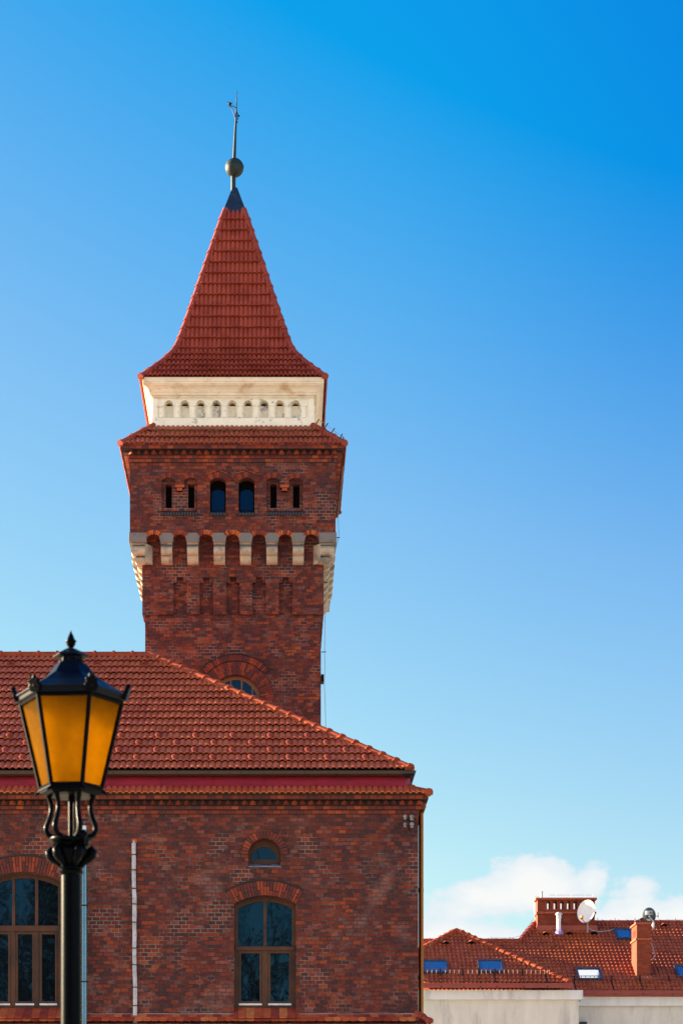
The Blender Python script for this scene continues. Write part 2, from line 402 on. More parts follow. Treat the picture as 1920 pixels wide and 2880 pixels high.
def tile_mat(name, c0, c1, dirt=0.35, rough=0.38, cell=(0.24, 0.24, 0.37), moss=0.0):
    m, nt, b = new_mat(name); g = nt.node('NewGeometry'); pos = g.outputs['Position']
    q = nt.vm('FLOOR', nt.vm('DIVIDE', pos, cell))
    wn = nt.node('TexWhiteNoise', {'Vector': q}, noise_dimensions='3D').outputs[0]
    n_ = nt.noise(pos, 1.6, 4.0, 0.6)
    c = nt.mix(nt.m('ADD', nt.m('MULTIPLY', wn, 0.85), nt.m('SUBTRACT', nt.m('MULTIPLY', n_, 0.9), 0.35), clamp=True), c0, c1)
    run = nt.step(nt.noise(nt.vm('MULTIPLY', pos, (1.6, .5, .5)), 1.5, 5.0, .65), .55, .72)
    c = nt.mix(nt.m('MULTIPLY', run, 0.30), c, (c0[0] * .45, c0[1] * .6, c0[2] * .8))
    fine = nt.noise(pos, 22.0, 5.0, 0.7)
    c = nt.mix(nt.m('MULTIPLY', nt.step(fine, 0.5, 0.75), dirt), c, (c0[0] * .35, c0[1] * .5, c0[2] * .7))
    if moss:
        c = nt.mix(nt.m('MULTIPLY', nt.step(nt.noise(pos, 5.0, 5.0, 0.7), 0.52, 0.66), moss), c, (0.035, 0.022, 0.02))
    nt.put(b.inputs['Base Color'], c)
    nt.put(b.inputs['Roughness'], nt.m('ADD', rough, nt.m('MULTIPLY', nt.m('SUBTRACT', fine, 0.5), 0.3)))
    b.inputs['Specular IOR Level'].default_value = 0.18
    nt.put(b.inputs['Normal'], nt.bump(fine, 0.004, 0.6))
    return m


def plain_mat(name, c, rough=0.6, metal=0.0, var=0.25, scale=6.0, bumpd=0.002, spec=0.5, dark=None, dth=(0.55, 0.7), damt=0.7, stretch=(1, 1, 1)):
    m, nt, b = new_mat(name); pos = nt.node('NewGeometry').outputs['Position']
    ps = nt.vm('MULTIPLY', pos, stretch)
    n_ = nt.noise(ps, scale, 5.0, 0.65); f = nt.noise(pos, scale * 7, 3.0, 0.6)
    cc = nt.mix(1.0, c, nt.ramp(n_, [(0.25, (1 - var,) * 3), (0.75, (1 + var,) * 3)]), 'MULTIPLY')
    if dark: cc = nt.mix(nt.m('MULTIPLY', nt.step(nt.noise(nt.vm('ADD', ps, (3, 5, 1)), scale * 0.8, 6.0, 0.68), *dth), damt), cc, dark)
    nt.put(b.inputs['Base Color'], cc); nt.put(b.inputs['Roughness'], nt.m('ADD', rough, nt.m('MULTIPLY', nt.m('SUBTRACT', f, 0.5), 0.2)))
    b.inputs['Metallic'].default_value = metal; b.inputs['Specular IOR Level'].default_value = spec
    if bumpd: nt.put(b.inputs['Normal'], nt.bump(f, bumpd, 0.6))
    return m


def glass_mat(name, tint=(0.004, 0.006, 0.009), ior=1.9, wave=0.0, scale=3.0, rough=0.02, stint=(1, 1, 1)):
    m, nt, b = new_mat(name); pos = nt.node('NewGeometry').outputs['Position']
    b.inputs['Base Color'].default_value = (*tint, 1); b.inputs['Roughness'].default_value = rough; b.inputs['IOR'].default_value = ior
    b.inputs['Specular Tint'].default_value = (*stint, 1)
    if wave:
        n_ = nt.node('TexNoise', {'Vector': pos, 'Scale': scale, 'Detail': 1.0, 'Distortion': 0.8}).outputs[0]
        nt.put(b.inputs['Normal'], nt.bump(n_, wave, 1.0))
    return m


def wood_mat(name, c0, c1, rough=0.42):
    m, nt, b = new_mat(name); pos = nt.node('NewGeometry').outputs['Position']
    st = nt.vm('MULTIPLY', pos, (22.0, 22.0, 2.2))
    n_ = nt.noise(st, 2.2, 5.0, 0.65); z = nt.noise(pos, 1.8, 3.0)
    c = nt.mix(nt.m('ADD', nt.m('MULTIPLY', n_, 0.75), nt.m('MULTIPLY', nt.m('SUBTRACT', z, 0.45), 1.3), clamp=True), c0, c1)
    nt.put(b.inputs['Base Color'], c); b.inputs['Roughness'].default_value = rough; b.inputs['Specular IOR Level'].default_value = 0.4
    nt.put(b.inputs['Normal'], nt.bump(n_, 0.003, 0.5))
    return m


M = {}
M['brick'] = brick_mat('facade_brick', pale=0.49, effl=0.6)
M['brick_tower'] = brick_mat('tower_brick', bw=0.150, bh=0.0755, shift=0.085, pale=0.48)
M['mortar'] = plain_mat('dark_mortar', (0.040, 0.034, 0.033), 0.9, scale=9, spec=0.1)
M['laid'] = laid_brick_mat('laid_brick', 0.10)
M['laid_orange'] = laid_brick_mat('laid_orange_brick', 0.40, 1.15)
M['arch'] = laid_brick_mat('arch_brick', 0.02)
M['tile'] = tile_mat('roof_tile', (0.37, 0.072, 0.028), (0.54, 0.130, 0.050), 0.32, 0.42)
M['tile_spire'] = tile_mat('spire_tile', (0.25, 0.041, 0.022), (0.36, 0.068, 0.036), 0.35, 0.45)
M['tile_skirt'] = tile_mat('skirt_tile', (0.235, 0.042, 0.021), (0.35, 0.076, 0.034), 0.35, 0.5)
M['cap'] = tile_mat('ridge_tile', (0.25, 0.042, 0.013), (0.33, 0.062, 0.020), 0.2, 0.5)
M['cap_spire'] = tile_mat('spire_hip_tile', (0.21, 0.035, 0.023), (0.29, 0.055, 0.033), 0.3, 0.5)
M['tile_far'] = tile_mat('far_roof_tile', (0.33, 0.064, 0.025), (0.50, 0.122, 0.042), 0.35, 0.55, moss=0.35)
def flat_tile_mat():
    m, nt, b = new_mat('flat_tile'); g = nt.node('NewGeometry'); pos = g.outputs['Position']
    c = nt.ramp(g.outputs['Random Per Island'], [(0, (0.20, 0.030, 0.022)), (0.3, (0.33, 0.055, 0.026)), (0.7, (0.46, 0.095, 0.034)), (1, (0.56, 0.17, 0.055))])
    f = nt.noise(pos, 26.0, 5.0, 0.7); z = nt.noise(pos, 7.0, 4.0, 0.6)
    c = nt.mix(1.0, c, nt.ramp(z, [(0.3, (.7, .7, .7)), (0.7, (1.15, 1.15, 1.15))]), 'MULTIPLY')
    c = nt.mix(nt.m('MULTIPLY', nt.step(f, .55, .75), .4), c, (0.08, 0.03, 0.025))
    nt.put(b.inputs['Base Color'], c); b.inputs['Roughness'].default_value = .65; b.inputs['Specular IOR Level'].default_value = .25
    nt.put(b.inputs['Normal'], nt.bump(f, .004, .6)); return m
M['beaver'] = flat_tile_mat()
M['stop'] = tile_mat('snow_stop_tile', (0.25, 0.040, 0.020), (0.31, 0.055, 0.026), 0.15, 0.7)
M['plaster'] = plain_mat('cream_plaster', (0.78, 0.70, 0.55), 0.75, var=0.14, scale=3.0, bumpd=0.006, spec=0.2, dark=(0.46, 0.28, 0.11), dth=(0.50, 0.72), damt=0.7, stretch=(1, 1, 1.6))
M['white'] = plain_mat('white_plaster', (0.85, 0.81, 0.67), 0.75, var=0.10, scale=4.0, bumpd=0.005, spec=0.2, dark=(0.30, 0.31, 0.33), dth=(0.575, 0.63), damt=0.7)
M['white_worn'] = plain_mat('worn_white_plaster', (0.77, 0.72, 0.59), 0.8, var=0.16, scale=4.0, bumpd=0.006, spec=0.2, dark=(0.26, 0.28, 0.31), dth=(0.53, 0.60), damt=0.75)
def stone_mat(name, c, soot, amt):
    m, nt, b = new_mat(name); g = nt.node('NewGeometry'); pos = g.outputs['Position']; nz = nt.node('SeparateXYZ', {0: g.outputs['True Normal']}).outputs[2]
    n_ = nt.noise(pos, 5.0, 5.0, 0.65); f = nt.noise(pos, 30.0, 4.0, 0.65)
    cc = nt.mix(1.0, c, nt.ramp(n_, [(0.25, (.75,) * 3), (0.75, (1.2,) * 3)]), 'MULTIPLY')
    k = nt.m('MULTIPLY', nt.step(nt.m('ADD', nz, nt.m('MULTIPLY', nt.m('SUBTRACT', n_, .5), .9)), amt, amt + .75), 0.88)
    cc = nt.mix(k, cc, soot); cc = nt.mix(nt.m('MULTIPLY', nt.step(nt.noise(pos, 3.4, 5.0, .7), .50, .66), .7), cc, (.12, .115, .115))
    nt.put(b.inputs['Base Color'], cc); b.inputs['Roughness'].default_value = .8; b.inputs['Specular IOR Level'].default_value = .2
    nt.put(b.inputs['Normal'], nt.bump(f, .010, .7)); return m
M['stone'] = stone_mat('sandstone', (0.46, 0.40, 0.30), (0.060, 0.070, 0.088), -0.05)
M['stone_top'] = stone_mat('weathered_sandstone', (0.20, 0.19, 0.175), (0.10, 0.105, 0.115), -0.2)
M['copper'] = plain_mat('weathered_copper', (0.010, 0.026, 0.030), 0.55, 0.0, var=0.4, scale=5.0, spec=0.25, dark=(0.016, 0.013, 0.011), dth=(0.45, 0.6), damt=0.8)
M['lead'] = plain_mat('dark_sheet_metal', (0.006, 0.020, 0.040), 0.42, 0.0, var=0.4, scale=7.0, dark=(0.05, 0.085, 0.09), dth=(0.55, 0.7), damt=0.6)
M['iron'] = plain_mat('dark_iron', (0.006, 0.0055, 0.006), 0.6, 0.0, scale=9.0, spec=.2)
M['crimson'] = plain_mat('crimson_sheet_metal', (0.25, 0.010, 0.024), 0.45, 0.0, var=0.3, scale=2.0, bumpd=0.003, dark=(.12, .012, .018), dth=(.5, .7), damt=.6, stretch=(1, 1, 3))
M['gutter'] = plain_mat('brown_gutter_metal', (0.040, 0.020, 0.014), 0.34, 0.2, var=0.2, scale=3.0, bumpd=0.001)
M['gutter_dark'] = plain_mat('black_gutter_metal', (0.010, 0.013, 0.02), 0.35, 0.2, scale=3.0, bumpd=0.001)
M['pipe_brown'] = plain_mat('bronze_pipe_metal', (0.20, 0.080, 0.022), 0.25, 0.95, var=0.15, scale=4.0, bumpd=0.001)
M['zinc'] = plain_mat('zinc_pipe', (0.10, 0.20, 0.28), 0.28, 0.8, var=0.15, scale=3.0, bumpd=0.001)
M['zincw'] = plain_mat('pale_metal', (0.62, 0.66, 0.70), 0.4, 0.2, scale=4.0)
M['wrap'] = plain_mat('white_pipe_wrap', (0.44, 0.45, 0.50), 0.6, var=0.3, scale=9.0, dark=(0.16, 0.16, 0.19), dth=(0.55, 0.68))
M['wood'] = wood_mat('brown_window_wood', (0.006, 0.0026, 0.0018), (0.130, 0.041, 0.008))
M['frame_shaded'] = plain_mat('shaded_window_frame', (0.003, 0.0025, 0.002), 0.7, bumpd=0, spec=.05)  # frame coloured near black to stand in for the shade of the deep recess
M['wood_tower'] = wood_mat('ochre_window_wood', (0.10, 0.055, 0.02), (0.24, 0.14, 0.05))
M['glass'] = glass_mat('old_window_glass', ior=1.68, wave=0.0014, scale=2.4, stint=(.14, .52, .85))
M['glass_flat'] = glass_mat('window_glass', ior=1.6, stint=(.3, .7, 1.0), wave=0.002, scale=2.0)
M['glass_blue'] = glass_mat('blue_window_glass', (0.002, 0.012, 0.036), 1.45, rough=0.08, stint=(.2, .6, 1.0))
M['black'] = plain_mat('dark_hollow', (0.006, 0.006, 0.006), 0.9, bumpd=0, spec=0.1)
M['sill'] = plain_mat('dark_lead_sill', (0.014, 0.022, 0.034), 0.4, 0.2, scale=8.0, bumpd=0.004)
M['sill_grey'] = plain_mat('grey_sill', (0.20, 0.25, 0.31), 0.5, 0.2, var=0.5, scale=7.0, dark=(0.03, 0.05, 0.08), dth=(0.5, 0.62), damt=0.9)
M['ceramic'] = plain_mat('ceramic_insulator', (0.22, 0.22, 0.23), 0.3, scale=12, var=0.5, bumpd=0, dark=(.05, .05, .06), dth=(.5, .6))
M['lamp'] = plain_mat('black_lamp_paint', (0.0008, 0.0014, 0.0024), 0.33, 0.0, var=0.3, scale=12, bumpd=0, spec=0.04)
M['lamp'].node_tree.nodes['Principled BSDF'].inputs['Specular Tint'].default_value = (.72, .84, 1, 1)
M['lamp_roof'] = plain_mat('black_lamp_roof_paint', (0.0008, 0.0030, 0.0085), 0.40, 0.0, var=0.3, scale=9, bumpd=0.001, spec=0.09)
M['render_grey'] = plain_mat('grey_house_render', (0.53, 0.52, 0.495), 0.85, var=0.14, scale=0.9, bumpd=0.006, spec=0.15, dark=(0.25, 0.255, 0.26), dth=(0.5, 0.7), damt=0.5, stretch=(2, 2, .5))
M['render_light'] = plain_mat('pale_house_render', (0.60, 0.62, 0.645), 0.85, var=0.10, scale=1.2, bumpd=0.005, spec=0.15, dark=(0.28, 0.30, 0.33), dth=(0.5, 0.7), damt=0.5, stretch=(2, 2, .4))
M['red_gutter'] = plain_mat('red_gutter_paint', (0.20, 0.030, 0.026), 0.5, var=0.2, scale=2.0, bumpd=0.001)
M['chimney'] = brick_mat('chimney_brick', 0.26, 0.075, shift=0.36, joint=(0.15, 0.045, 0.025), pale=0.85, amp=0.22)
M['chimney_cap'] = plain_mat('chimney_cap_clay', (0.34, 0.075, 0.035), 0.8, var=0.2, scale=4.0)
M['flash'] = plain_mat('clay_painted_flashing', (0.30, 0.062, 0.035), 0.55, var=0.15, scale=3.0)
M['flue'] = plain_mat('white_flue', (0.66, 0.68, 0.70), 0.35, 0.2, scale=3.0, bumpd=0)
M['fillet'] = plain_mat('lime_mortar', (0.30, 0.28, 0.27), 0.9, scale=9.0, var=.4)
M['lilac'] = plain_mat('lilac_flashing', (0.30, 0.22, 0.55), 0.6, var=0.5, scale=8.0)
M['dish'] = plain_mat('white_dish_paint', (0.80, 0.80, 0.78), 0.35, var=0.04, scale=4.0, bumpd=0)
M['dish_back'] = plain_mat('slate_dish_paint', (0.030, 0.062, 0.085), 0.45, var=0.15, scale=4.0, bumpd=0)
M['sticker'] = plain_mat('white_sticker', (0.55, 0.60, 0.66), 0.5, var=0.1, bumpd=0)
M['sticker_blue'] = plain_mat('blue_sticker', (0.10, 0.16, 0.24), 0.5, var=0.1, bumpd=0)
M['orange'] = plain_mat('orange_plastic', (0.75, 0.30, 0.03), 0.5, bumpd=0)
M['guard'] = plain_mat('rusty_snow_guard', (0.17, 0.065, 0.05), 0.6, 0.2, scale=5.0)
M['cable'] = plain_mat('grey_cable', (0.36, 0.36, 0.38), 0.5, bumpd=0)
M['sky_frame'] = plain_mat('blue_grey_skylight_frame', (0.035, 0.060, 0.085), 0.4, 0.3, bumpd=0)
M['sky_glass'] = glass_mat('skylight_glass', (0.035, 0.115, 0.24), 2.9)
M['paving'] = plain_mat('pale_paving', (0.50, 0.44, 0.35), 0.85, var=0.2, scale=0.6, bumpd=0.01)
M['bark'] = plain_mat('dark_bark', (0.014, 0.011, 0.010), 0.9, scale=3.0)
M['needle'] = plain_mat('dark_needles', (0.012, 0.020, 0.011), 0.8, scale=2.0, bumpd=0, spec=.1)


def lamp_glass():
    m, nt, b = new_mat('amber_lamp_glass'); nd = m.node_tree.nodes; out = nd['Material Output']; nd.remove(b)
    pos = nt.node('NewGeometry').outputs['Position']; sp = nt.node('SeparateXYZ', {0: pos}).outputs
    k = 2 * PI / 0.0105
    pat = nt.m('MULTIPLY', nt.m('SINE', nt.m('MULTIPLY', nt.m('ADD', sp[0], sp[2]), k)), nt.m('SINE', nt.m('MULTIPLY', nt.m('SUBTRACT', sp[0], sp[2]), k)))
    pat = nt.m('ADD', nt.m('MULTIPLY', pat, 0.6), nt.m('MULTIPLY', nt.m('SUBTRACT', nt.noise(pos, 9.0, 5.0, .65), .5), 2.6))
    c = nt.ramp(nt.m('ADD', nt.m('MULTIPLY', pat, 0.5), 0.5), [(0, (0.29, 0.165, 0.0004)), (1, (0.58, 0.35, 0.0008))])
    tr = nt.node('BsdfTranslucent', {'Color': c}); df = nt.node('BsdfDiffuse', {'Color': nt.mix(1.0, c, (0.62, 0.52, 0.4), 'MULTIPLY')})
    gl = nt.node('BsdfGlossy', {'Color': (.6, .5, .3), 'Roughness': 0.5})
    rf = nt.node('BsdfRefraction', {'Color': c, 'Roughness': 0.9, 'IOR': 1.12})
    a0 = nt.node('MixShader', {0: 0.22, 1: tr.outputs[0], 2: rf.outputs[0]})
    a = nt.node('MixShader', {0: 0.05, 1: a0.outputs[0], 2: df.outputs[0]})
    q = nt.node('MixShader', {0: 0.006, 1: a.outputs[0], 2: gl.outputs[0]})
    nt.L(q.outputs[0], out.inputs['Surface'])
    return m
M['amber'] = lamp_glass()

# ------------------------------------------------------------------ ground
g = MB(); g.add([(-400, -400, 0), (400, -400, 0), (400, 600, 0), (-400, 600, 0)], [(0, 1, 2, 3)])
gr = g.build('ground', M['paving']); gr['kind'] = 'structure'; gr['label'] = 'pale stone paving between the buildings'

# ==================================================================================================================
#  BRICK BUILDING (front wall at Y0)
# ==================================================================================================================
Y0 = 42.0; K0 = F / Y0
bld = thing('brick_building', 'long dark red brick building with a hipped orange tile roof and arched wooden windows', 'building', (-5.7, Y0, 0))
XR = XA(1176, Y0); XL = -14.0; YB = Y0 + 10.1
def bx(px): return XA(px, Y0)
def bz(py): return ZA(py, Y0)


def seg_arch(cx, half, zs, sag, n=14):
    r = (half * half + sag * sag) / (2 * sag); cz = zs + sag - r; a = math.degrees(math.asin(half / r))
    return r, cz, a


# big window, left window: (centre x, half width, spring z, crown z, bottom z)
W1 = (bx(745), 0.590, bz(2544), bz(2520), bz(2834))
W2 = (bx(66.8), 0.705, bz(2481), bz(2454), bz(2834))
W3 = (bx(744), 0.306, bz(2404.5), bz(2427))
WX = (bx(66.8 - 678), 0.590, bz(2544), bz(2520), bz(2834))


def window_outline(wd, grow=0.0):
    cx, h, zs, zt, zb = wd; r, cz, a = seg_arch(cx, h, zs, zt - zs)
    return [(cx - h, zb), (cx + h, zb)] + arc(cx, cz, r, 90 - a, 90 + a, 14)

def round_outline(cx, r, zc, zb, n=16):
    return [(cx - r, zb), (cx + r, zb)] + arc(cx, zc, r, 0, 180, n)

REC = 0.22
wall = MB()
low = lambda o: [(a, z - .17) if i < 2 else (a, z) for i, (a, z) in enumerate(o)]
holes = [low(window_outline(W1)), low(window_outline(W2)), round_outline(W3[0], W3[1], W3[2], bz(2440)), low(window_outline(WX))]
ztop = bz(2262)
wall.plate([(XL, 0), (XR, 0), (XR, ztop), (XL, ztop)], holes, Y0, Y0 + 0.30, rim=False)
wall.add([(XR, Y0, 0), (XR, YB, 0), (XR, YB, ztop), (XR, Y0, ztop)], [(0, 1, 2, 3)])
wall.add([(XL, Y0, 0), (XL, YB, 0), (XL, YB, ztop), (XL, Y0, ztop)], [(3, 2, 1, 0)])
wall.add([(XL, YB, 0), (XR, YB, 0), (XR, YB, ztop), (XL, YB, ztop)], [(0, 1, 2, 3)])
WALL = part(wall, 'wall', M['brick'], bld)

# corbelled brick cornice, laid brick by brick
rng = random.Random(5)
cor = MB(); cback = MB(); HW = XR + 0.0
def cornice(mb, back, xl, xr, yf, zs, rng, sides=True, right_len=9.0, blen=0.146):
    """courses from the top down: (z top, z bottom, projection, kind)"""
    for i, (zt, zb, pr, kind) in enumerate(zs):
        if kind == 'saw': saw_row(mb, xl, xr + pr * .6, yf - pr, yf + 0.02, zb, zt, 0.157, rng)
        else: brick_row(mb, xl - (pr if sides == 2 else 0), xr + pr, yf - pr, yf + 0.05, zb, zt, blen, (i % 2) * blen / 2 + 0.03, rng=rng)
        bp = pr * 0.5 if kind == 'saw' else pr - 0.012
        if kind == 'saw': bp = 0.02
        back.box(xl - (bp if sides == 2 else 0), xr + bp, yf - bp, yf + right_len, zb - 0.008, zt + 0.008)
        # right-hand side
        T = lambda a, y, z: (xr + yf - y, yf + a, z)
        if kind == 'saw': saw_row(mb, 0.0, right_len, yf - pr, yf + 0.02, zb, zt, 0.157, rng, T)
        else: brick_row(mb, -pr + 0.14, right_len, yf - pr, yf + 0.05, zb, zt, blen, 0.04, rng=rng, T=T)
        if sides == 2:
            T2 = lambda a, y, z: (xl - yf + y, yf + a, z)
            if kind == 'saw': saw_row(mb, 0.0, right_len, yf - pr, yf + 0.02, zb, zt, 0.157, rng, T2)
            else: brick_row(mb, -pr + 0.14, right_len, yf - pr, yf + 0.05, zb, zt, blen, 0.04, rng=rng, T=T2)
cornice(cor, cback, XL, XR, Y0, [(bz(2231) + .01, bz(2239), 0.165, 'row'), (bz(2241.5), bz(2252), 0.180, 'row'), (bz(2255.5), bz(2266), 0.145, 'saw'),
                                  (bz(2269), bz(2278), 0.050, 'row'), (bz(2281), bz(2290), 0.028, 'row')], rng, right_len=10.0)
CB = part(cback, 'cornice', M['mortar'], bld); part(cor, 'cornice_brick', M['laid'], CB)

# small eave roof above the cornice (one course of tiles), crimson flashing, gutter, main roof
YE = Y0 - 0.30; zE = ZA(2234, YE)                   # lower eave edge
P1R = R(32); XE = XA(1206, YE)                       # right corner of the lower eave
sk = MB(); Lk = 0.42
tiled(sk, lambda u, v: Vector((u, YE + v * math.cos(P1R), zE + v * math.sin(P1R))), lambda v: Vector((0, -math.sin(P1R), math.cos(P1R))), Lk, 1,
      lambda v: XL, lambda v: XE - v * math.cos(P1R), 0.118, 0.03, 0.03, 3)
tiled(sk, lambda u, v: Vector((XE - v * math.cos(P1R), u, zE + v * math.sin(P1R))), lambda v: Vector((math.sin(P1R), 0, math.cos(P1R))), Lk, 1,
      lambda v: YE + v * math.cos(P1R), lambda v: YB, 0.118, 0.03, 0.03, 4)
EAVE = part(sk, 'eave_roof', M['tile'], bld, 40)
hc = MB()
cap_line(hc, (XE + .01, YE - .01, zE + 0.035), (XE - .60, YE + .60, zE + 0.035 + .60 * math.tan(R(23))), Vector((.3, -.3, 1)), 0.075, 0.40)
part(hc, 'hip_cap', M['cap'], EAVE, 50)
sof = MB(); sof.box(XL, XE - .09, YE + .09, YB, zE + .0, zE + 0.04)
part(sof, 'soffit', M['mortar'], EAVE)

fl = MB()
yA, zA_, yB_, zB = YE + 0.27, ZA(2215, YE + .27), Y0 + 0.02, ZA(2186, Y0 + .02)
xs = XL; XFl = XA(1140, Y0)
rngf = random.Random(2); segx = [XL]
while segx[-1] < XFl: segx.append(segx[-1] + 0.98)
segx[-1] = XFl
for a, b in zip(segx[:-1], segx[1:]):                # lapped sheets with a soft swell and a drip edge
    n = 8; d0 = rngf.uniform(0, .006)
    vs_ = []; fs = []
    for i in range(n + 1):
        x = a + (b - a + (0.012 if b < XFl else 0)) * i / n; sw = 0.007 * math.sin(PI * i / n) + d0
        for t, o in ((-0.06, 0.030), (0.0, 0.022), (0.3, 0.004), (0.6, 0.010), (1.0, 0.0)):
            vs_.append((x, yA + (yB_ - yA) * t - o - sw, zA_ + (zB - zA_) * t))
    for i in range(n):
        for j in range(4): fs.append((i * 5 + j, (i + 1) * 5 + j, (i + 1) * 5 + j + 1, i * 5 + j + 1))
    fl.add(vs_, fs)
vs_ = [(XFl, yA - .02, zA_), (XFl + .10, yA + .12, zA_ + .02), (XFl + .10, yB_ + .12, zB), (XFl, yB_, zB)]
fl.add(vs_, [(0, 1, 2, 3)])
FLS = part(fl, 'metal_flashing', M['crimson'], bld, 40)
for x in segx[1:-1]:                                 # standing lap at each joint
    mb = MB(); mb.tube([(x + .008, yA - .030, zA_), (x + .008, yA + (yB_ - yA) * .3 - .014, zA_ + (zB - zA_) * .3), (x + .008, yB_ - .012, zB)], .007, 5); part(mb, 'sheet_lap', M['crimson'], FLS)
up = MB(); up.box(XL, XFl + 0.03, Y0 + 0.03, YB - .6, zA_ - .12, zB + 0.12)    # wall behind the flashing
part(up, 'upper_wall', M['mortar'], bld)

# gutter: half-round trough with brackets, mitred round the corner
zG = bz(2174); rG = 0.082; yG = Y0 - 0.10; xG = XA(1168, yG)
gt = MB(); pr = [(-rG * math.cos(R(a)), -rG * 1.05 * math.sin(R(a))) for a in range(0, 181, 15)]
def gut(pts, mat, name):
    mb = MB(); n = len(pr); vs_ = []
    for (x, y, dx, dy) in pts:
        for o, z in pr: vs_.append((x + dx * o, y + dy * o, zG + z))
    for o_ in (0,):
        mb.add(vs_, [(k * n + j, k * n + j + 1, (k + 1) * n + j + 1, (k + 1) * n + j) for k in range(len(pts) - 1) for j in range(n - 1)])
    mb.tube([(p[0] - p[2] * rG, p[1] - p[3] * rG, zG) for p in pts], 0.010, 6)
    return part(mb, name, mat, bld, 60)
xm = XA(1131, yG)
G1 = gut([(XL, yG, 0, 1), (xm, yG, 0, 1)], M['gutter'], 'gutter')
G2 = gut([(xm, yG, 0, 1), (xG - rG, yG, -1, 1), (xG - rG, YB, -1, 0)], M['gutter_dark'], 'gutter')
G2['label'] = 'black gutter corner'
for k in range(16):
    x = xm - 0.04 - k * 0.605
    br = MB(); br.tube([(x, yG + (rG + .004) * math.cos(R(a)) * -1, zG - (rG * 1.05 + .004) * math.sin(R(a))) for a in range(0, 181, 20)], 0.008, 6)
    part(br, 'gutter_bracket', M['gutter'], G1)

# main roof
PM = R(33.3); yM = Y0 - 0.06; zM = ZA(2168, yM); XM = XA(1158, yM)
LM = 6.35; cM, sM = math.cos(PM), math.sin(PM)
rm = MB()
tiled(rm, lambda u, v: Vector((u, yM + v * cM, zM + v * sM)), lambda v: Vector((0, -sM, cM)), LM, 17, lambda v: XL, lambda v: XM - v * cM, 0.122, 0.029, 0.058, 11)
tiled(rm, lambda u, v: Vector((XM - v * cM, u, zM + v * sM)), lambda v: Vector((sM, 0, cM)), LM, 17, lambda v: yM + v * cM, lambda v: yM + 2 * LM * cM - v * cM, 0.122, 0.029, 0.058, 12)
tiled(rm, lambda u, v: Vector((-u, yM + 2 * LM * cM - v * cM, zM + v * sM)), lambda v: Vector((0, sM, cM)), LM, 17, lambda v: -(XM - v * cM), lambda v: -XL, 0.122, 0.029, 0.058, 13)
ROOF = part(rm, 'roof', M['tile'], bld, 40)
un = MB(); un.add([(XL, yM, zM - .02), (XM, yM, zM - .02), (XM - LM * cM, yM + LM * cM, zM + LM * sM - .02), (XL, yM + LM * cM, zM + LM * sM - .02),
                   (XM, yM + 2 * LM * cM, zM - .02), (XL, yM + 2 * LM * cM, zM - .02)], [(0, 1, 2, 3), (1, 4, 2), (4, 5, 3, 2), (0, 3, 5)])
part(un, 'roof_underlay', M['mortar'], ROOF)
RX, RY, RZ = XM - LM * cM, yM + LM * cM, zM + LM * sM
hc = MB(); cap_line(hc, (XM - .03, yM + .03, zM + 0.055), (RX, RY, RZ + 0.05), Vector((.45, -.45, 1)), 0.092, 0.385)
part(hc, 'hip_cap', M['cap'], ROOF, 50)
hc = MB(); cap_line(hc, (XM - .03, yM + 2 * LM * cM - .03, zM + 0.055), (RX, RY, RZ + 0.05), Vector((.45, .45, 1)), 0.092, 0.385)
part(hc, 'hip_cap', M['cap'], ROOF, 50)
hc = MB(); cap_line(hc, (RX + .06, RY, RZ + 0.035), (XL, RY, RZ + 0.035), Vector((0, 0, 1)), 0.092, 0.405, end_disc=False)
part(hc, 'ridge_cap', M['cap'], ROOF, 50)
# snow-stop tiles (round orange shields) in four staggered courses, and little vent tiles near the ridge
def on_roof(u, v, h=0.0): return Vector((u, yM + v * cM - sM * h, zM + v * sM + cM * h))
TU, TV, TN = Vector((1, 0, 0)), Vector((0, cM, sM)), Vector((0, -sM, cM))
row_h = LM / 17
for ri, row in enumerate((1, 2, 3, 4)):
    k = 0
    while True:
        u = XM - 0.9 - (ri % 2) * 0.366 - k * 0.732; k += 1
        if u < -6.6: break
        u = math.floor(u / 0.122) * 0.122 + 0.06
        if u > XM - row * row_h * cM - 0.35: continue
        mb = MB(); c = on_roof(u, row * row_h + 0.15, 0.086); n = 14; vs_ = []
        for q, hh in ((1.0, -0.030), (1.0, -.004), (0.8, 0.002), (0.45, 0.004)):
            for j in range(n):
                a = 2 * PI * j / n
                vs_.append(c + TU * math.cos(a) * 0.058 * q + TV * (math.sin(a) * 0.115 * q) + TN * hh)
        mb.add(vs_, [(i * n + j, i * n + (j + 1) % n, (i + 1) * n + (j + 1) % n, (i + 1) * n + j) for i in range(3) for j in range(n)] + [tuple(range(3 * n, 4 * n))])
        part(mb, 'snow_stop', M['stop'], ROOF, 50)
for k in range(7):
    u = math.floor((XA(33 + 122 * k, 46.5)) / 0.122) * 0.122 + 0.06
    v = 15 * row_h + 0.03
    if u > XM - v * cM - 0.3: continue
    mb = MB(); w_ = 0.066; c = on_roof(u, v, 0.045)
    a, b, t = c - TU * w_, c + TU * w_, c + TN * 0.105; bk = c + TV * 0.30 + TN * 0.005
    mb.add([a, b, t, bk - TU * .02, bk + TU * .02], [(0, 1, 2), (0, 2, 3), (2, 1, 4), (2, 4, 3)])
    v1 = part(mb, 'vent_tile', M['stop'], ROOF)
    mb = MB()
    for (o, h_) in ((-.028, .016), (0, .016), (.028, .016), (-.014, .042), (.014, .042), (0, .068)):
        q = c + TU * o + TN * h_ - TV * 0.003
        mb.add([q + TU * .010 * math.cos(2 * PI * j / 8) + TN * .010 * math.sin(2 * PI * j / 8) for j in range(8)], [tuple(range(8))])
    part(mb, 'vent_hole', M['black'], v1)


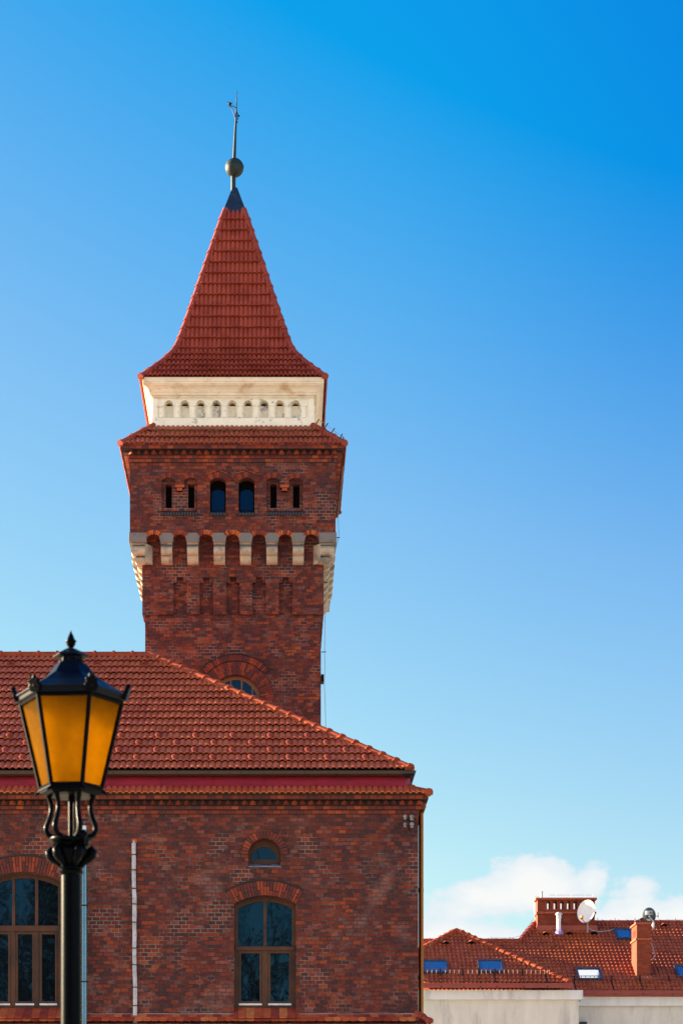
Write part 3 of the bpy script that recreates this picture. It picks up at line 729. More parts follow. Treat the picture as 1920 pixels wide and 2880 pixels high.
# arched windows
def arch_window(wd, lights, name_label, ring=0.275, nv=22, seed=1, transom=None, post=0.085):
    cx, h, zs, zt, zb = wd; r, cz, a = seg_arch(cx, h, zs, zt - zs)
    yF = Y0 + REC
    out = window_outline(wd)
    n = lights; fr_w = 0.075; mull = 0.060
    zt0, zt1 = transom
    ax = lambda x, d: cz + math.sqrt(max((r - d) ** 2 - (x - cx) ** 2, 0))
    iw = 2 * h - 2 * fr_w; uw = (iw - (n - 1) * mull) / n
    ups, lows = [], []
    for i in range(n):
        a0 = cx - h + fr_w + i * (uw + mull); a1 = a0 + uw
        ups.append([(a0, zt1 + 0.010), (a1, zt1 + 0.010)] + [(a1 + (a0 - a1) * t / 8, ax(a1 + (a0 - a1) * t / 8, 0.085)) for t in range(9)])
        l0, l1 = a0 + (0.055 if i == 0 else 0.075), a1 - (0.055 if i == n - 1 else 0.075)
        if n == 3 and i == 1: l0, l1 = a0 + 0.055, a1 - 0.055
        lows.append([(l0, zb + 0.135), (l1, zb + 0.135), (l1, zt0 - 0.055), (l0, zt0 - 0.055)])
    mb = MB(); mb.plate(out, ups + lows, yF, yF + 0.09)
    fr = part(mb, 'window', M['wood'], bld, bevel=0.006, label=name_label)
    # posts, casement edges and the transom stand proud of the frame
    pz = MB()
    pz.box(cx - h + .012, cx + h - .012, yF - 0.030, yF - .002, zt0, zt1)
    for i in range(1, n):
        xm_ = cx - h + fr_w + i * uw + (i - .5) * mull
        pz.box(xm_ - post / 2, xm_ + post / 2, yF - 0.026, yF - .002, zb + 0.02, zt0 - .003)
    part(pz, 'window_post', M['wood'], fr, bevel=0.008)
    cs = MB()
    for l in lows:
        (a0, z0), (a1, _), (_, z1), _ = l
        for (x0, x1, q0, q1) in ((a0 - .040, a0 - .004, z0 - .04, z1 + .04), (a1 + .004, a1 + .040, z0 - .04, z1 + .04), (a0 - .003, a1 + .003, z1 + .004, z1 + .04), (a0 - .003, a1 + .003, z0 - .045, z0 - .004)):
            cs.box(x0, x1, yF - 0.014, yF - .002, q0, q1)
    part(cs, 'casement', M['wood'], fr, bevel=0.004)
    gl = MB()
    for l in ups + lows: gl.add([(x, yF + 0.045, z) for x, z in l], [tuple(range(len(l)))])
    part(gl, 'window_glass', M['glass'], fr)
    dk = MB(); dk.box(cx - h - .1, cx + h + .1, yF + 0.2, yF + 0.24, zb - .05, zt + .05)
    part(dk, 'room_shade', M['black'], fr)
    for l in lows:
        d_ = MB(); d_.box(l[0][0] - .045, l[1][0] + .045, yF - 0.055, yF - .0165, zb + 0.050, zb + 0.088)
        part(d_, 'drip_bar', M['zincw'], fr, bevel=0.006)
    rg = random.Random(seed)
    vm_ = MB(); voussoirs(vm_, cx, cz, r + .006, r + ring, 90 + a, 90 - a, nv, Y0 - 0.022, Y0 + 0.10, 0.011, rg, True)
    ar = part(vm_, 'window_arch', M['arch'], bld)
    bk = MB(); n_ = 20
    poly = arc(cx, cz, r + .001, 90 + a, 90 - a, n_) + arc(cx, cz, r + ring + .02, 90 - a, 90 + a, n_)
    bk.prism(poly, Y0 - 0.008, Y0 + 0.11); part(bk, 'arch_mortar', M['mortar'], ar)
    hd = MB(); rg2 = random.Random(seed + 9)                # dark drip course round the arch
    voussoirs(hd, cx, cz, r + ring + .012, r + ring + .040, 90 + a * .995, 90 - a * .995, 12, Y0 - 0.030, Y0 + 0.05, 0.006, rg2)
    part(hd, 'hood_mould', M['mortar'], ar)
    return fr


arch_window(W1, 2, 'two-light arched wooden window', seed=3, transom=(bz(2671), bz(2660)), nv=23, post=0.115)
arch_window(W2, 3, 'wide three-light arched wooden window', seed=4, transom=(bz(2617), bz(2601)), nv=27, ring=0.30)
arch_window(WX, 2, None, seed=8, transom=(bz(2671), bz(2660)), nv=23, post=0.115)

# round-headed small window
cx, r3, zc3, zb3 = W3; yF = Y0 + 0.26
rg = random.Random(12)
mb = MB()
glz = round_outline(cx - 0.012, r3 - 0.062, zc3 - 0.06, zc3 - 0.066, 16)[2:]
mb.plate(round_outline(cx, r3, zc3, zb3), [glz], yF, yF + 0.08)
w3 = part(mb, 'window', M['wood'], bld, bevel=0.004, label='small round-headed window with dark frame')
mb = MB(); mb.add([(x, yF + 0.03, z) for x, z in glz], [tuple(range(len(glz)))]); part(mb, 'window_glass', M['glass_flat'], w3)
mb = MB(); zl = bz(2440)
mb.prism([(Y0 - 0.012, zl + .004), (Y0 - 0.012, zl + .018), (yF, zb3 + .012), (yF, zl + .004)], cx - r3 + .002, cx + r3 - .002, lambda a, y, z: (y, a, z))
part(mb, 'window_sill', M['sill_grey'], w3)
mb = MB(); voussoirs(mb, cx, zc3, r3 + .006, 0.445, 180, 0, 19, Y0 - 0.035, Y0 + 0.12, 0.012, rg)
ar3 = part(mb, 'window_arch', M['arch'], bld)
mb = MB(); mb.prism(arc(cx, zc3, r3 + .001, 180, 0, 20) + arc(cx, zc3, 0.452, 0, 180, 20), Y0 - 0.016, Y0 + 0.13); part(mb, 'arch_mortar', M['mortar'], ar3)

# tiled string course (rounded flat tiles) that rises under the windows
def beaver(mb, x0, x1, ytop, ztop, yeave, zeave, rows=2, wdt=0.157, seed=1, cut=0.0):
    rg = random.Random(seed); dy, dz = yeave - ytop, zeave - ztop; L = math.hypot(dy, dz); nrm = Vector((0, -abs(dz) / L, abs(dy) / L)) if True else None
    nrm = Vector((0, dz, -dy)).normalized(); nrm = nrm if nrm.z > 0 else -nrm
    for r_ in range(rows):
        v1 = L * (r_ + 1) / rows; v0 = max(v1 - L / rows - 0.05, 0); off = (r_ % 2) * wdt / 2
        k = math.floor((x0 - off) / wdt)
        while off + k * wdt < x1:
            a = max(off + k * wdt + .002, x0); b = min(off + (k + 1) * wdt - .002, x1); k += 1
            if b - a < 0.02: continue
            lift = (rows - r_) * 0.012 + rg.uniform(0, .004); ep = [(a, v0), (b, v0)]
            if b - a > wdt * .8:
                ep += [(b, v1 - .026), (b - .012, v1 - .012), (b - .04, v1 - .003), ((a + b) / 2, v1), (a + .04, v1 - .003), (a + .012, v1 - .012), (a, v1 - .026)]
            else: ep += [(b, v1 - .01), (a, v1 - .01)]
            tp = [Vector((x, ytop + dy * v / L, ztop + dz * v / L)) + nrm * (lift * v / v1) for x, v in ep]
            n = len(ep); mb.add([p for p in tp] + [p - nrm * 0.014 for p in tp], [tuple(range(n))] + [(i, i + n, (i + 1) % n + n, (i + 1) % n) for i in range(n)])
zS = bz(2853); zS2 = bz(2840)
bv = MB()
wx = [(W[0] - W[1] - .02, W[0] + W[1] + .04) for W in (WX, W2, W1)]
edges = [XL] + [e for w_ in wx for e in w_] + [XR]
for i in range(len(edges) - 1):
    a, b = edges[i], edges[i + 1]
    if i % 2 == 0: beaver(bv, a, b, Y0 - .004, zS, Y0 - 0.20, zS - 0.155, 2, seed=i)
    else: beaver(bv, a + .004, b - .004, Y0 + REC + .01, W1[4] + .012, Y0 - 0.21, zS2 - 0.185, 1, seed=i); beaver(bv, a, b, Y0 - .10, zS2 - 0.135, Y0 - 0.22, zS - 0.157, 1, seed=i + 20)
SC = part(bv, 'string_course', M['beaver'], bld)
mb = MB(); mb.box(XL, XR + .10, Y0 - 0.16, Y0 + .05, zS - 0.36, zS - 0.19)
for (a, b) in wx: mb.box(a + .03, b - .05, Y0 - .06, Y0 + REC + .02, zS - .18, zS - .10)
part(mb, 'string_course_brick', M['brick'], SC)
rgm = random.Random(3)                                     # mortar fillet along the wall, one run between each pair of windows
for i in range(0, len(edges) - 1, 2):
    mb = MB(); x = edges[i]; hs_ = [rgm.uniform(.004, .012) for _ in range(80)]; n = max(2, int((edges[i + 1] - x) / .25))
    xs_ = [x + (edges[i + 1] - x) * q / n for q in range(n + 1)]
    vs_ = [p for q, xx in enumerate(xs_) for p in ((xx, Y0 - .014, zS - .004), (xx, Y0 - .002, zS + hs_[q % 80]))]
    mb.add(vs_, [(2 * q, 2 * q + 2, 2 * q + 3, 2 * q + 1) for q in range(n)])
    part(mb, 'mortar_fillet', M['fillet'], SC)
hc = MB(); cap_line(hc, (XA(1209, Y0 - .2), Y0 - 0.23, zS - 0.155), (XR - .03, Y0 + .02, zS + .03), Vector((.3, -.3, 1)), 0.065, 0.20)
part(hc, 'hip_cap', M['cap_spire'], SC, 50)
bv = MB()
for r_ in range(2): bv.add([(XR + .01, Y0 - .1, zS - .0), (XR + .01, YB, zS - .0), (XR + .20, YB, zS - .14), (XR + .20, Y0 - .19, zS - .14)], [(0, 1, 2, 3)])
part(bv, 'side_ledge', M['beaver'], SC)

# downpipe on the right-hand wall
yp = Y0 + 0.55; xp = XA(1183.5, yp); mb = MB()
mb.tube([(xp, yp, bz(2855)), (xp, yp, bz(2276)), (xp + .02, yp - .02, bz(2268)), (xp + .05, yp - .1, bz(2255))], 0.047, 16)
for py in (2505, 2750): mb.tube([(xp, yp, ZA(py, yp) - .04), (xp, yp, ZA(py, yp) + .04)], 0.051, 16)
part(mb, 'downpipe', M['pipe_brown'], bld, 60)
# zinc stove pipe with wire clamps, cut off at the top
yz = Y0 - 0.16; xz = XA(237, yz); mb = MB()
mb.tube([(xz, yz, 0.2), (xz, yz, ZA(2335, yz))], 0.059, 20)
k = 0
zz = ZA(2880, yz) - .3
while zz < ZA(2400, yz):
    mb.tube([(xz + .0605 * math.cos(a), yz + .0605 * math.sin(a), zz + 0.018 * math.cos(a)) for a in [2 * PI * j / 20 for j in range(21)]], 0.0022, 4, False); zz += 0.125
zp = part(mb, 'zinc_pipe', M['zinc'], bld, 50)
mb = MB(); mb.tube([(xz - .01, yz, ZA(2338, yz)), (xz - .01, yz, ZA(2324, yz))], 0.050, 16); part(mb, 'pipe_end', M['zincw'], zp, 50)
for py in (2548, 2763):
    mb = MB(); mb.lathe([(0.062, ZA(py, yz) - .012), (0.066, ZA(py, yz) - .006), (0.066, ZA(py, yz) + .006), (0.062, ZA(py, yz) + .012)], xz, yz, 20)
    mb.box(xz + .05, xz + .10, yz - .004, yz + .004, ZA(py, yz) - .008, ZA(py, yz) + .008); mb.box(xz - .008, xz + .008, yz, Y0, ZA(py, yz) - .005, ZA(py, yz) + .005)
    part(mb, 'pipe_clamp', M['iron'], zp)
# bundle of wrapped pipes climbing the wall
yc = Y0 - 0.05; mb = MB(); rgp = random.Random(4); spine = []
py = 2372
while py < 2960:
    spine.append((XA(376.5 + (py - 2372) * 0.007 + rgp.uniform(-.8, .8), yc), ZA(py, yc))); py += 26
for dx, rr, top in ((-.020, .022, .02), (.019, .020, .0), (.0, .014, .03)):
    mb.tube([(x + dx + rgp.uniform(-.002, .002), yc - (.016 if dx == 0 else 0), z) for x, z in spine] , [rr * rgp.uniform(.92, 1.1) for _ in spine], 8)
x, z = spine[0]; mb.tube([(x, yc, z - .02), (x + .004, yc, z + .03), (x + .004, Y0 + .05, z + .06)], 0.020, 8)
cd = part(mb, 'pipe_bundle', M['wrap'], bld, 60)
for py in (2405, 2448, 2500, 2544, 2595, 2668, 2715, 2778, 2830):
    mb = MB(); xx = XA(376.8 + (py - 2372) * .007, yc); mb.box(xx - .045, xx + .045, yc - .034, yc + .02, ZA(py, yc) - .008, ZA(py, yc) + .008)
    part(mb, 'bundle_strap', M['iron'], cd)
mb = MB(); mb.lathe([(.03, bz(2368)), (.045, bz(2366))], XA(378, Y0), Y0 - .004, 10); mb = MB()
mb.ball((XA(378, Y0), Y0, bz(2366)), .06, .02, .05); part(mb, 'wall_patch', M['laid_orange'], cd, 60)
# old ceramic insulators
for py in (2302, 2324):
    c = P(1150, py, Y0); iron = MB()
    iron.tube([(c.x, Y0, c.z + .03), (c.x, Y0 - .12, c.z + .03), (c.x, Y0 - .14, c.z - .08)], .014, 8)
    iron.box(c.x - .02, c.x + .02, Y0 - .14, Y0 - .10, c.z - .10, c.z - .02)
    io = part(iron, 'insulator', M['iron'], bld)
    for dx, k in ((-.085, .7), (.040, .9)):
        mb = MB(); mb.lathe([(.0, c.z - .075 * k), (.035 * k, c.z - .07 * k), (.042 * k, c.z - .03), (.028 * k, c.z - .015), (.050 * k, c.z), (.052 * k, c.z + .02), (.03 * k, c.z + .045), (.0, c.z + .055)], c.x + dx, Y0 - .13, 14)
        part(mb, 'insulator_cup', M['ceramic'], io, 50)

# ==================================================================================================================
#  TOWER
# ==================================================================================================================
YT = 53.0; CX = XA(655.2, YT); HS = 494 / F * YT / 2; CY = YT + HS
tow = thing('brick_tower', 'tall square brick tower with flared red spire above a cream arcaded band', 'tower', (CX, CY, 0))
ROT = [lambda a, y, z, k=k: (CX + (a * math.cos(k * PI / 2) - (y) * math.sin(k * PI / 2)), CY + (a * math.sin(k * PI / 2) + y * math.cos(k * PI / 2)), z) for k in range(4)]
# face coordinates: a along the face (from centre), y = -half width (outward negative)
def fz(py, half): return ZA(py, CY - half)
def fa(px, half): return XA(px, CY - half) - CX

HL = HS + 0.065; HU = HL + 0.280                 # lower layer with niches, upper storey
zNb, zNt = fz(1728, HL), fz(1580, HL)
zU0 = fz(1505, HU); zU1 = fz(1262, HU)
nc = [fa(p, HL) for p in (506, 580.5, 655.2, 728.8, 803.2)]; nw = 18.9 / F * (CY - HL); sw = 9.2 / F * (CY - HL)
z1, z2 = fz(1639, HL), fz(1623, HL)
sh = MB()
# front face carries the round window; all faces the niches
wc_a, wc_z = fa(662.4, HS), fz(1969, HS); wr = 0.604
hol = [(wc_a - wr, wc_z), (wc_a + wr, wc_z)] + arc(wc_a, wc_z, wr, 0, 180, 20)[1:-1]
for k in range(4):
    T = ROT[k]
    nh_ = [[(c - nw + .001, zNb + .01), (c + nw - .001, zNb + .01), (c + nw - .001, z1 - .001), (c + sw - .001, z1 - .001), (c + sw - .001, z2 - .001), (c - sw + .001, z2 - .001), (c - sw + .001, z1 - .001), (c - nw + .001, z1 - .001)] for c in nc]
    sh.plate([(-HS, 0), (HS, 0), (HS, zU0 + .1), (-HS, zU0 + .1)], nh_, -HS, -HS + 0.05, T, rim=False) if k else sh.plate([(-HS, 0), (HS, 0), (HS, zU0 + .1), (-HS, zU0 + .1)], nh_ + [hol], -HS, -HS + 0.05, T, rim=False)
    if k == 0: sh.add([T(a, -HS + .05, z) for a, z in hol] + [T(a, -HS + .28, z) for a, z in hol], [(i, (i + 1) % len(hol), (i + 1) % len(hol) + len(hol), i + len(hol)) for i in range(len(hol))])
    sh.plate([(-HS + .1, zNb - .1), (HS - .1, zNb - .1), (HS - .1, zNt), (-HS + .1, zNt)], [], -HS + .05, -HS + .06, T, rim=False)
SH = part(sh, 'tower_shaft', M['brick_tower'], tow)
ni = MB()
out = [(-HL, zNb)]
for c in nc: out += [(c - nw, zNb), (c - nw, z1), (c - sw, z1), (c - sw, z2), (c + sw, z2), (c + sw, z1), (c + nw, z1), (c + nw, zNb)]
out += [(HL, zNb), (HL, zU0 + .05), (-HL, zU0 + .05)]
nr0 = out[:42]
for k in range(4):
    ni.plate(out, [], -HL, -HS + .001, ROT[k], rim=False)
    n_ = len(nr0); ni.add([ROT[k](a, -HL, z) for a, z in nr0] + [ROT[k](a, -HS + .002, z) for a, z in nr0], [(i, i + 1, i + 1 + n_, i + n_) for i in range(n_ - 1)])
part(ni, 'niche_band', M['brick_tower'], tow)

# upper storey wall with windows
us = MB()
def ua(px): return fa(px, HU)
def uz(py): return fz(py, HU)
cw = [(ua(430 + (585 + 748) / 2 / 3.6465), 163 / 3.6465 / 2 / F * (CY - HU)), (ua(430 + (878 + 1040) / 2 / 3.6465), 163 / 3.6465 / 2 / F * (CY - HU))]
def zy(y): return uz(1320 + y / 3.6465)
def xa(x): return ua(430 + x / 3.6465)
holes_u = []
for c, h in cw:
    r_, cz_, a_ = seg_arch(c, h, zy(125), zy(88) - zy(125)); holes_u.append([(c - h, zy(468)), (c + h, zy(468))] + arc(c, cz_, r_, 90 - a_, 90 + a_, 8))
def panel_outline(x0, x1, xa0, xa1):
    """recessed panel with two small arched heads and a stepped pendant between"""
    pts = [(xa(x0), zy(466)), (xa(x1), zy(466))]
    for (p, q) in ((x1, xa1), (xa0, x0)):
        c = (xa(p) + xa(q)) / 2; h = abs(xa(p) - xa(q)) / 2; r_, cz_, a_ = seg_arch(c, h, zy(112), zy(88) - zy(112))
        pts += arc(c, cz_, r_, 90 - a_, 90 + a_, 6)
        if p == x1: pts += [(xa(xa1), zy(150)), (xa(xa1) - .0, zy(186)), (xa(xa1 - 20), zy(186)), (xa(xa1 - 20), zy(220)), (xa(xa0 + 20), zy(220)), (xa(xa0 + 20), zy(186)), (xa(xa0), zy(186)), (xa(xa0), zy(150))]
    return pts
pan = [panel_outline(88, 458, 225, 320), panel_outline(1165, 1540, 1301, 1397)]
holes_u += pan
# arcaded lower edge over the corbels
cc = [468, 541.5, 616.3, 690.3, 764.7, 838.6]
zsp = uz(1524); zcrown = uz(1501)
mids = [(430 + 0) and 431.5] + [(cc[i] + cc[i + 1]) / 2 for i in range(5)] + [875.5]
hw = 21.0 / F * (CY - HU)
low = [(-HU, uz(1505))]
lowpts = []
for mpx in mids:
    c = ua(mpx); lowpts += arc(c, zsp, hw, 180, 0, 10)
outer = [(-HU, zsp)] + lowpts + [(HU, zsp), (HU, zU1), (-HU, zU1)]
for k in range(4):
    us.plate(outer, holes_u if k == 0 else holes_u[:2], -HU, -HU + 0.32, ROT[k], rim=False)
    n_ = len(lowpts); us.add([ROT[k](a, -HU, z) for a, z in lowpts] + [ROT[k](a, -HU + .30, z) for a, z in lowpts], [(i, i + 1, i + 1 + n_, i + n_) for i in range(n_ - 1)])
US = part(us, 'upper_wall', M['brick_tower'], tow)
# floor over the arches, seen from below
mb = MB(); mb.box(CX - HU + .30, CX + HU - .30, CY - HU + .30, CY + HU - .30, zcrown + .02, zcrown + .06)
part(mb, 'overhang_floor', M['mortar'], tow)
# panel backs with slits
for (p, slits) in ((pan[0], ((127, 192), (358, 424))), (pan[1], ((1203, 1268), (1436, 1503)))):
    mb = MB(); T = ROT[0]
    x0 = min(q[0] for q in p) - .03; x1 = max(q[0] for q in p) + .03
    hs_ = [[(xa(a), zy(384)), (xa(b), zy(384)), (xa(b), zy(140)), (xa(a), zy(140))] for a, b in slits]
    mb.plate([(x0, zy(470)), (x1, zy(470)), (x1, zy(80)), (x0, zy(80))], hs_, -HU + 0.10, -HU + 0.33, T, rim=False)
    wpan = part(mb, 'slit_window', M['brick_tower'], tow)
    mb = MB(); mb.prism([(x0, zy(470)), (x1, zy(470)), (x1, zy(80)), (x0, zy(80))], -HU + .33, -HU + .35, T); part(mb, 'room_shade', M['black'], wpan)
    mb = MB(); a0, a1 = min(q[0] for q in p), max(q[0] for q in p)
    vs_ = [T(a, y, z) for a in (a0 + .002, a1 - .002) for y, z in ((-HU - .035, zy(470)), (-HU - .035, zy(448)), (-HU + .098, zy(412)), (-HU + .098, zy(470)))]
    mb.add(vs_, [(0, 1, 2, 3), (7, 6, 5, 4), (0, 4, 5, 1), (1, 5, 6, 2), (3, 2, 6, 7), (0, 3, 7, 4)])
    n = 13
    for i in range(n):
        a = a0 + (a1 - a0) * (i + .5) / n; mb.tube([T(a, -HU - .042, zy(449)), T(a, -HU - .036, zy(475))], .026, 8)
    part(mb, 'window_sill', M['sill'], wpan)
# two glazed windows
for c, h in cw:
    T = ROT[0]; mb = MB()
    r_, cz_, a_ = seg_arch(c, h, zy(125), zy(88) - zy(125))
    o_ = [(c - h - .01, zy(470)), (c + h + .01, zy(470)), (c + h + .01, zy(70)), (c - h - .01, zy(70))]
    r2, cz2, a2 = seg_arch(c, h - .035, zy(205), zy(172) - zy(205)); pane = [(c - h + .035, zy(392)), (c + h - .035, zy(392))] + arc(c, cz2, r2, 90 - a2, 90 + a2, 8)
    mb.plate(o_, [pane], -HU + .22, -HU + .27, T)
    wf = part(mb, 'window', M['frame_shaded'], tow)
    mb = MB(); mb.add([T(a, -HU + .245, z) for a, z in pane], [tuple(range(len(pane)))]); part(mb, 'window_glass', M['glass_blue'], wf)
    mb = MB(); vs_ = [T(a, y, z) for a in (c - h + .002, c + h - .002) for y, z in ((-HU - .03, zy(472)), (-HU - .03, zy(450)), (-HU + .218, zy(392)), (-HU + .218, zy(472)))]
    mb.add(vs_, [(0, 1, 2, 3), (7, 6, 5, 4), (0, 4, 5, 1), (1, 5, 6, 2), (3, 2, 6, 7), (0, 3, 7, 4)])
    for i in range(5):
        a = c - h + 2 * h * (i + .5) / 5; mb.tube([T(a, -HU - .036, zy(451)), T(a, -HU - .030, zy(477))], .026, 8)
    part(mb, 'window_sill', M['sill'], wf)
# arches over the upper windows and over the corbel arcade
rg = random.Random(21)
for c, h in cw:
    mb = MB(); r_, cz_, a_ = seg_arch(c, h, zy(125), zy(88) - zy(125))
    voussoirs(mb, c, cz_, r_ + .006, r_ + .135, 90 + a_ + 9, 90 - a_ - 9, 13, -HU - .022, -HU + .10, .010, rg, T=ROT[0]); wa = part(mb, 'window_arch', M['arch'], tow)
    mb = MB(); voussoirs(mb, c, cz_, r_ + .146, r_ + .168, 90 + a_ + 10, 90 - a_ - 10, 9, -HU - .040, -HU + .05, .008, rg, T=ROT[0]); part(mb, 'hood_mould', M['laid'], wa)
for (x0, x1) in ((88, 225), (320, 458), (1165, 1301), (1397, 1540)):
    c = (xa(x0) + xa(x1)) / 2; h = abs(xa(x0) - xa(x1)) / 2; r_, cz_, a_ = seg_arch(c, h, zy(112), zy(88) - zy(112))
    mb = MB(); voussoirs(mb, c, cz_, r_ + .006, r_ + .122, 90 + a_ + 5, 90 - a_ - 5, 11, -HU - .010, -HU + .06, .010, rg, T=ROT[0]); part(mb, 'window_arch', M['arch'], tow)
for (x0, x1) in ((228, 318), (1303, 1395)):
    mb = MB(); T = ROT[0]
    mb.prism([(xa(x0), zy(186)), (xa(x1), zy(186)), (xa(x1), zy(158)), (xa(x0), zy(158))], -HU - .014, -HU + .09, T)
    mb.prism([(xa(x0 + 19), zy(220)), (xa(x1 - 19), zy(220)), (xa(x1 - 19), zy(192)), (xa(x0 + 19), zy(192))], -HU - .008, -HU + .09, T)
    part(mb, 'pendant_brick', M['laid_orange'], tow)
for k in range(4):
    mb = MB()
    for mpx in mids:
        voussoirs(mb, ua(mpx), zsp - .01, hw + .012, hw + .115, 138, 42, 8, -HU - .014, -HU + .10, .013, rg, T=ROT[k])
    part(mb, 'arcade_arch', M['laid_orange'], tow)

# sandstone corbels
def corbel_profile(k=1.0):
    """(out, z) outline from the shaft face outward, top to bottom"""
    o = HU - HL
    zt, zm, zr, zb = uz(1498), uz(1526), uz(1559), uz(1580)
    return zt, zm, zr, zb, o
zt, zm, zr, zb, OV = corbel_profile()
def corbel(mbt, mbb, c, halfw, T, ctop=None):
    # lower: two rolls
    def prof(y_in):
        pts = [(y_in, zm - .002)]
        yo = -HU - .006
        pts += [(yo + .012, zm - .002), (yo + .050, zm - .030), (yo + .100, zm - .036)]
        rr = (zm - .036 - zr) / 2; cz_ = zr + rr
        pts += [(yo + .055 - math.sin(R(t)) * rr * .85 + .045, cz_ + math.cos(R(t)) * rr) for t in range(10, 171, 16)]
        y2 = -HL - .165; r2 = zr - zb
        pts += [(y2, zr - .004)] + [(y2 + r2 * .95 * (1 - math.cos(R(t))), zr - .01 - r2 * .96 * math.sin(R(t))) for t in range(10, 91, 16)]
        pts += [(y_in, zb)]
        return pts
    pr_ = prof(-HL + .01)
    mbb.prism(pr_, c - halfw, c + halfw, lambda a, y, z: T(y, a, z))
    # top block, chamfered at its shoulders
    tw = halfw * 1.36; ch = halfw * .52
    pl = [(c - tw, zm), (c - halfw * 1.0, zm - .0), (c + halfw * 1.0, zm), (c + tw, zm)] if False else [(c - halfw * 1.04, zm), (c + halfw * 1.04, zm), (c + tw, zt - ch * .9), (c + tw - ch, zt), (c - tw + ch, zt), (c - tw, zt - ch * .9)]
    mbt.prism(pl, -HU - .012, -HU + .31, T)
for k in range(4):
    for px in cc:
        mt, mb = MB(), MB(); corbel(mt, mb, ua(px), 15.6 / F * (CY - HU), ROT[k])
        co = part(mb, 'corbel', M['stone'], tow, 40); part(mt, 'corbel_block', M['stone_top'], co, bevel=.008)
# corner corbels turn the corner
for sx_, sy_ in ((-1, -1), (1, -1), (1, 1), (-1, 1)):
    mt, mb = MB(), MB(); ex = HU + .024; ix = HU - .38
    def bxs(m_, o, i, z0, z1): 
        x0, x1 = sorted((CX + sx_ * o, CX + sx_ * i)); y0, y1 = sorted((CY + sy_ * o, CY + sy_ * i)); m_.box(x0, x1, y0, y1, z0, z1)
    bxs(mt, ex, HU - .40, zm, zt)
    bxs(mb, HL - .0, ix + .02, zb - .004, zm - .002)
    def roll(o, zc_, rr, i):
        n = 10
        loops = []
        for t in range(n + 1):
            a = PI * t / n; oo = o - rr * .62 + math.sin(a) * rr * .62; z = zc_ + math.cos(a) * rr
            loops.append([(CX + sx_ * i, CY + sy_ * oo, z), (CX + sx_ * oo, CY + sy_ * oo, z), (CX + sx_ * oo, CY + sy_ * i, z)])
        vs_ = [p for l in loops for p in l] + [(CX + sx_ * i, CY + sy_ * i, zc_ + rr), (CX + sx_ * i, CY + sy_ * i, zc_ - rr)]
        fs = [(t * 3 + j, t * 3 + j + 1, t * 3 + j + 4, t * 3 + j + 3) for t in range(n) for j in range(2)]
        m0 = 3 * n; q = len(vs_)
        fs += [tuple([t * 3 for t in range(n + 1)] + [q - 1, q - 2]), tuple([t * 3 + 2 for t in range(n + 1)] + [q - 1, q - 2]), (0, 1, 2, q - 2), (m0, m0 + 1, m0 + 2, q - 1)]
        mb.add(vs_, fs)
    rr = (zm - .03 - zr) / 2
    roll(HU - .020, zr + rr, rr, ix + .02); bxs(mb, HU - .05, ix + .02, zm - .031, zm - .002); r2 = (zr - zb) / 2
    roll(HL + .165, zb + r2, r2, ix + .02)
    for q in (0, 1):                                  # splayed inner cheeks
        tri = [(ix + .021, HU - .045), (ix - .15, HL - .005), (ix + .021, HL - .005)]; P_ = lambda u, v: (CX + sx_ * (u if q == 0 else v), CY + sy_ * (v if q == 0 else u))
        mb.add([(*P_(u, v), z) for z in (zb + .01, zm - .003) for u, v in tri], [(0, 1, 2), (5, 4, 3), (0, 3, 4, 1), (1, 4, 5, 2), (2, 5, 3, 0)])
    co = part(mb, 'corner_corbel', M['stone'], tow, 40); part(mt, 'corbel_block', M['stone_top'], co, bevel=.01)

# brick cornice of the tower
tc, tb = MB(), MB(); rg = random.Random(31)
courses = [(1252, 1259, .205, 'row'), (1260.5, 1268.5, .200, 'row'), (1271, 1280.5, .150, 'saw'), (1283, 1290.5, .050, 'row'), (1292, 1300, .030, 'row')]
for i, (a, b, pr, kind) in enumerate(courses):
    zt_, zb_ = uz(a), uz(b)
    for k in range(4):
        if kind == 'saw': saw_row(tc, -HU - .05, HU + .05, -HU - pr, -HU + .02, zb_, zt_, .178, rg, ROT[k])
        else: brick_row(tc, -HU - pr, HU + pr - .13, -HU - pr, -HU + .05, zb_, zt_, .150, (i % 2) * .075 + .02, rng=rg, T=ROT[k])
    bp = .02 if kind == 'saw' else pr - .012
    tb.box(CX - HU - bp, CX + HU + bp, CY - HU - bp, CY + HU + bp, zb_ - .008, zt_ + .008)
tcb = part(tb, 'cornice', M['mortar'], tow); part(tc, 'cornice_brick', M['laid'], tcb)

# skirt roof
HE = HU + 0.205; HW_ = 449 / F * 53.18 / 2
zs0 = ZA(1251.5, CY - HE); zs1 = ZA(1199, CY - HW_)
run = HE - HW_ + .04; rise = zs1 - zs0 + .03; LS = math.hypot(run, rise); cS, sS = run / LS, rise / LS
sr = MB()
for k in range(4):
    T = ROT[k]
    rotv = lambda a, y, z, k=k: Vector((a * math.cos(k * PI / 2) - y * math.sin(k * PI / 2), a * math.sin(k * PI / 2) + y * math.cos(k * PI / 2), z))
    tiled(sr, lambda u, v, T=T: Vector(T(u, -HE + v * cS, zs0 + v * sS)), lambda v, rv=rotv: rv(0, -sS, cS), LS, 3, lambda v: -(HE - v * cS), lambda v: HE - v * cS, 0.118, 0.030, 0.058, 40 + k, uoff=.03)
SR = part(sr, 'skirt_roof', M['tile_skirt'], tow, 40)
for sx_, sy_ in ((-1, -1), (1, -1), (1, 1), (-1, 1)):
    hc = MB(); cap_line(hc, (CX + sx_ * (HE + .01), CY + sy_ * (HE + .01), zs0 + .045), (CX + sx_ * HW_, CY + sy_ * HW_, zs1 + .04), Vector((sx_ * .35, sy_ * .35, 1)), .078, .37)
    part(hc, 'hip_cap', M['cap_spire'], SR, 50)
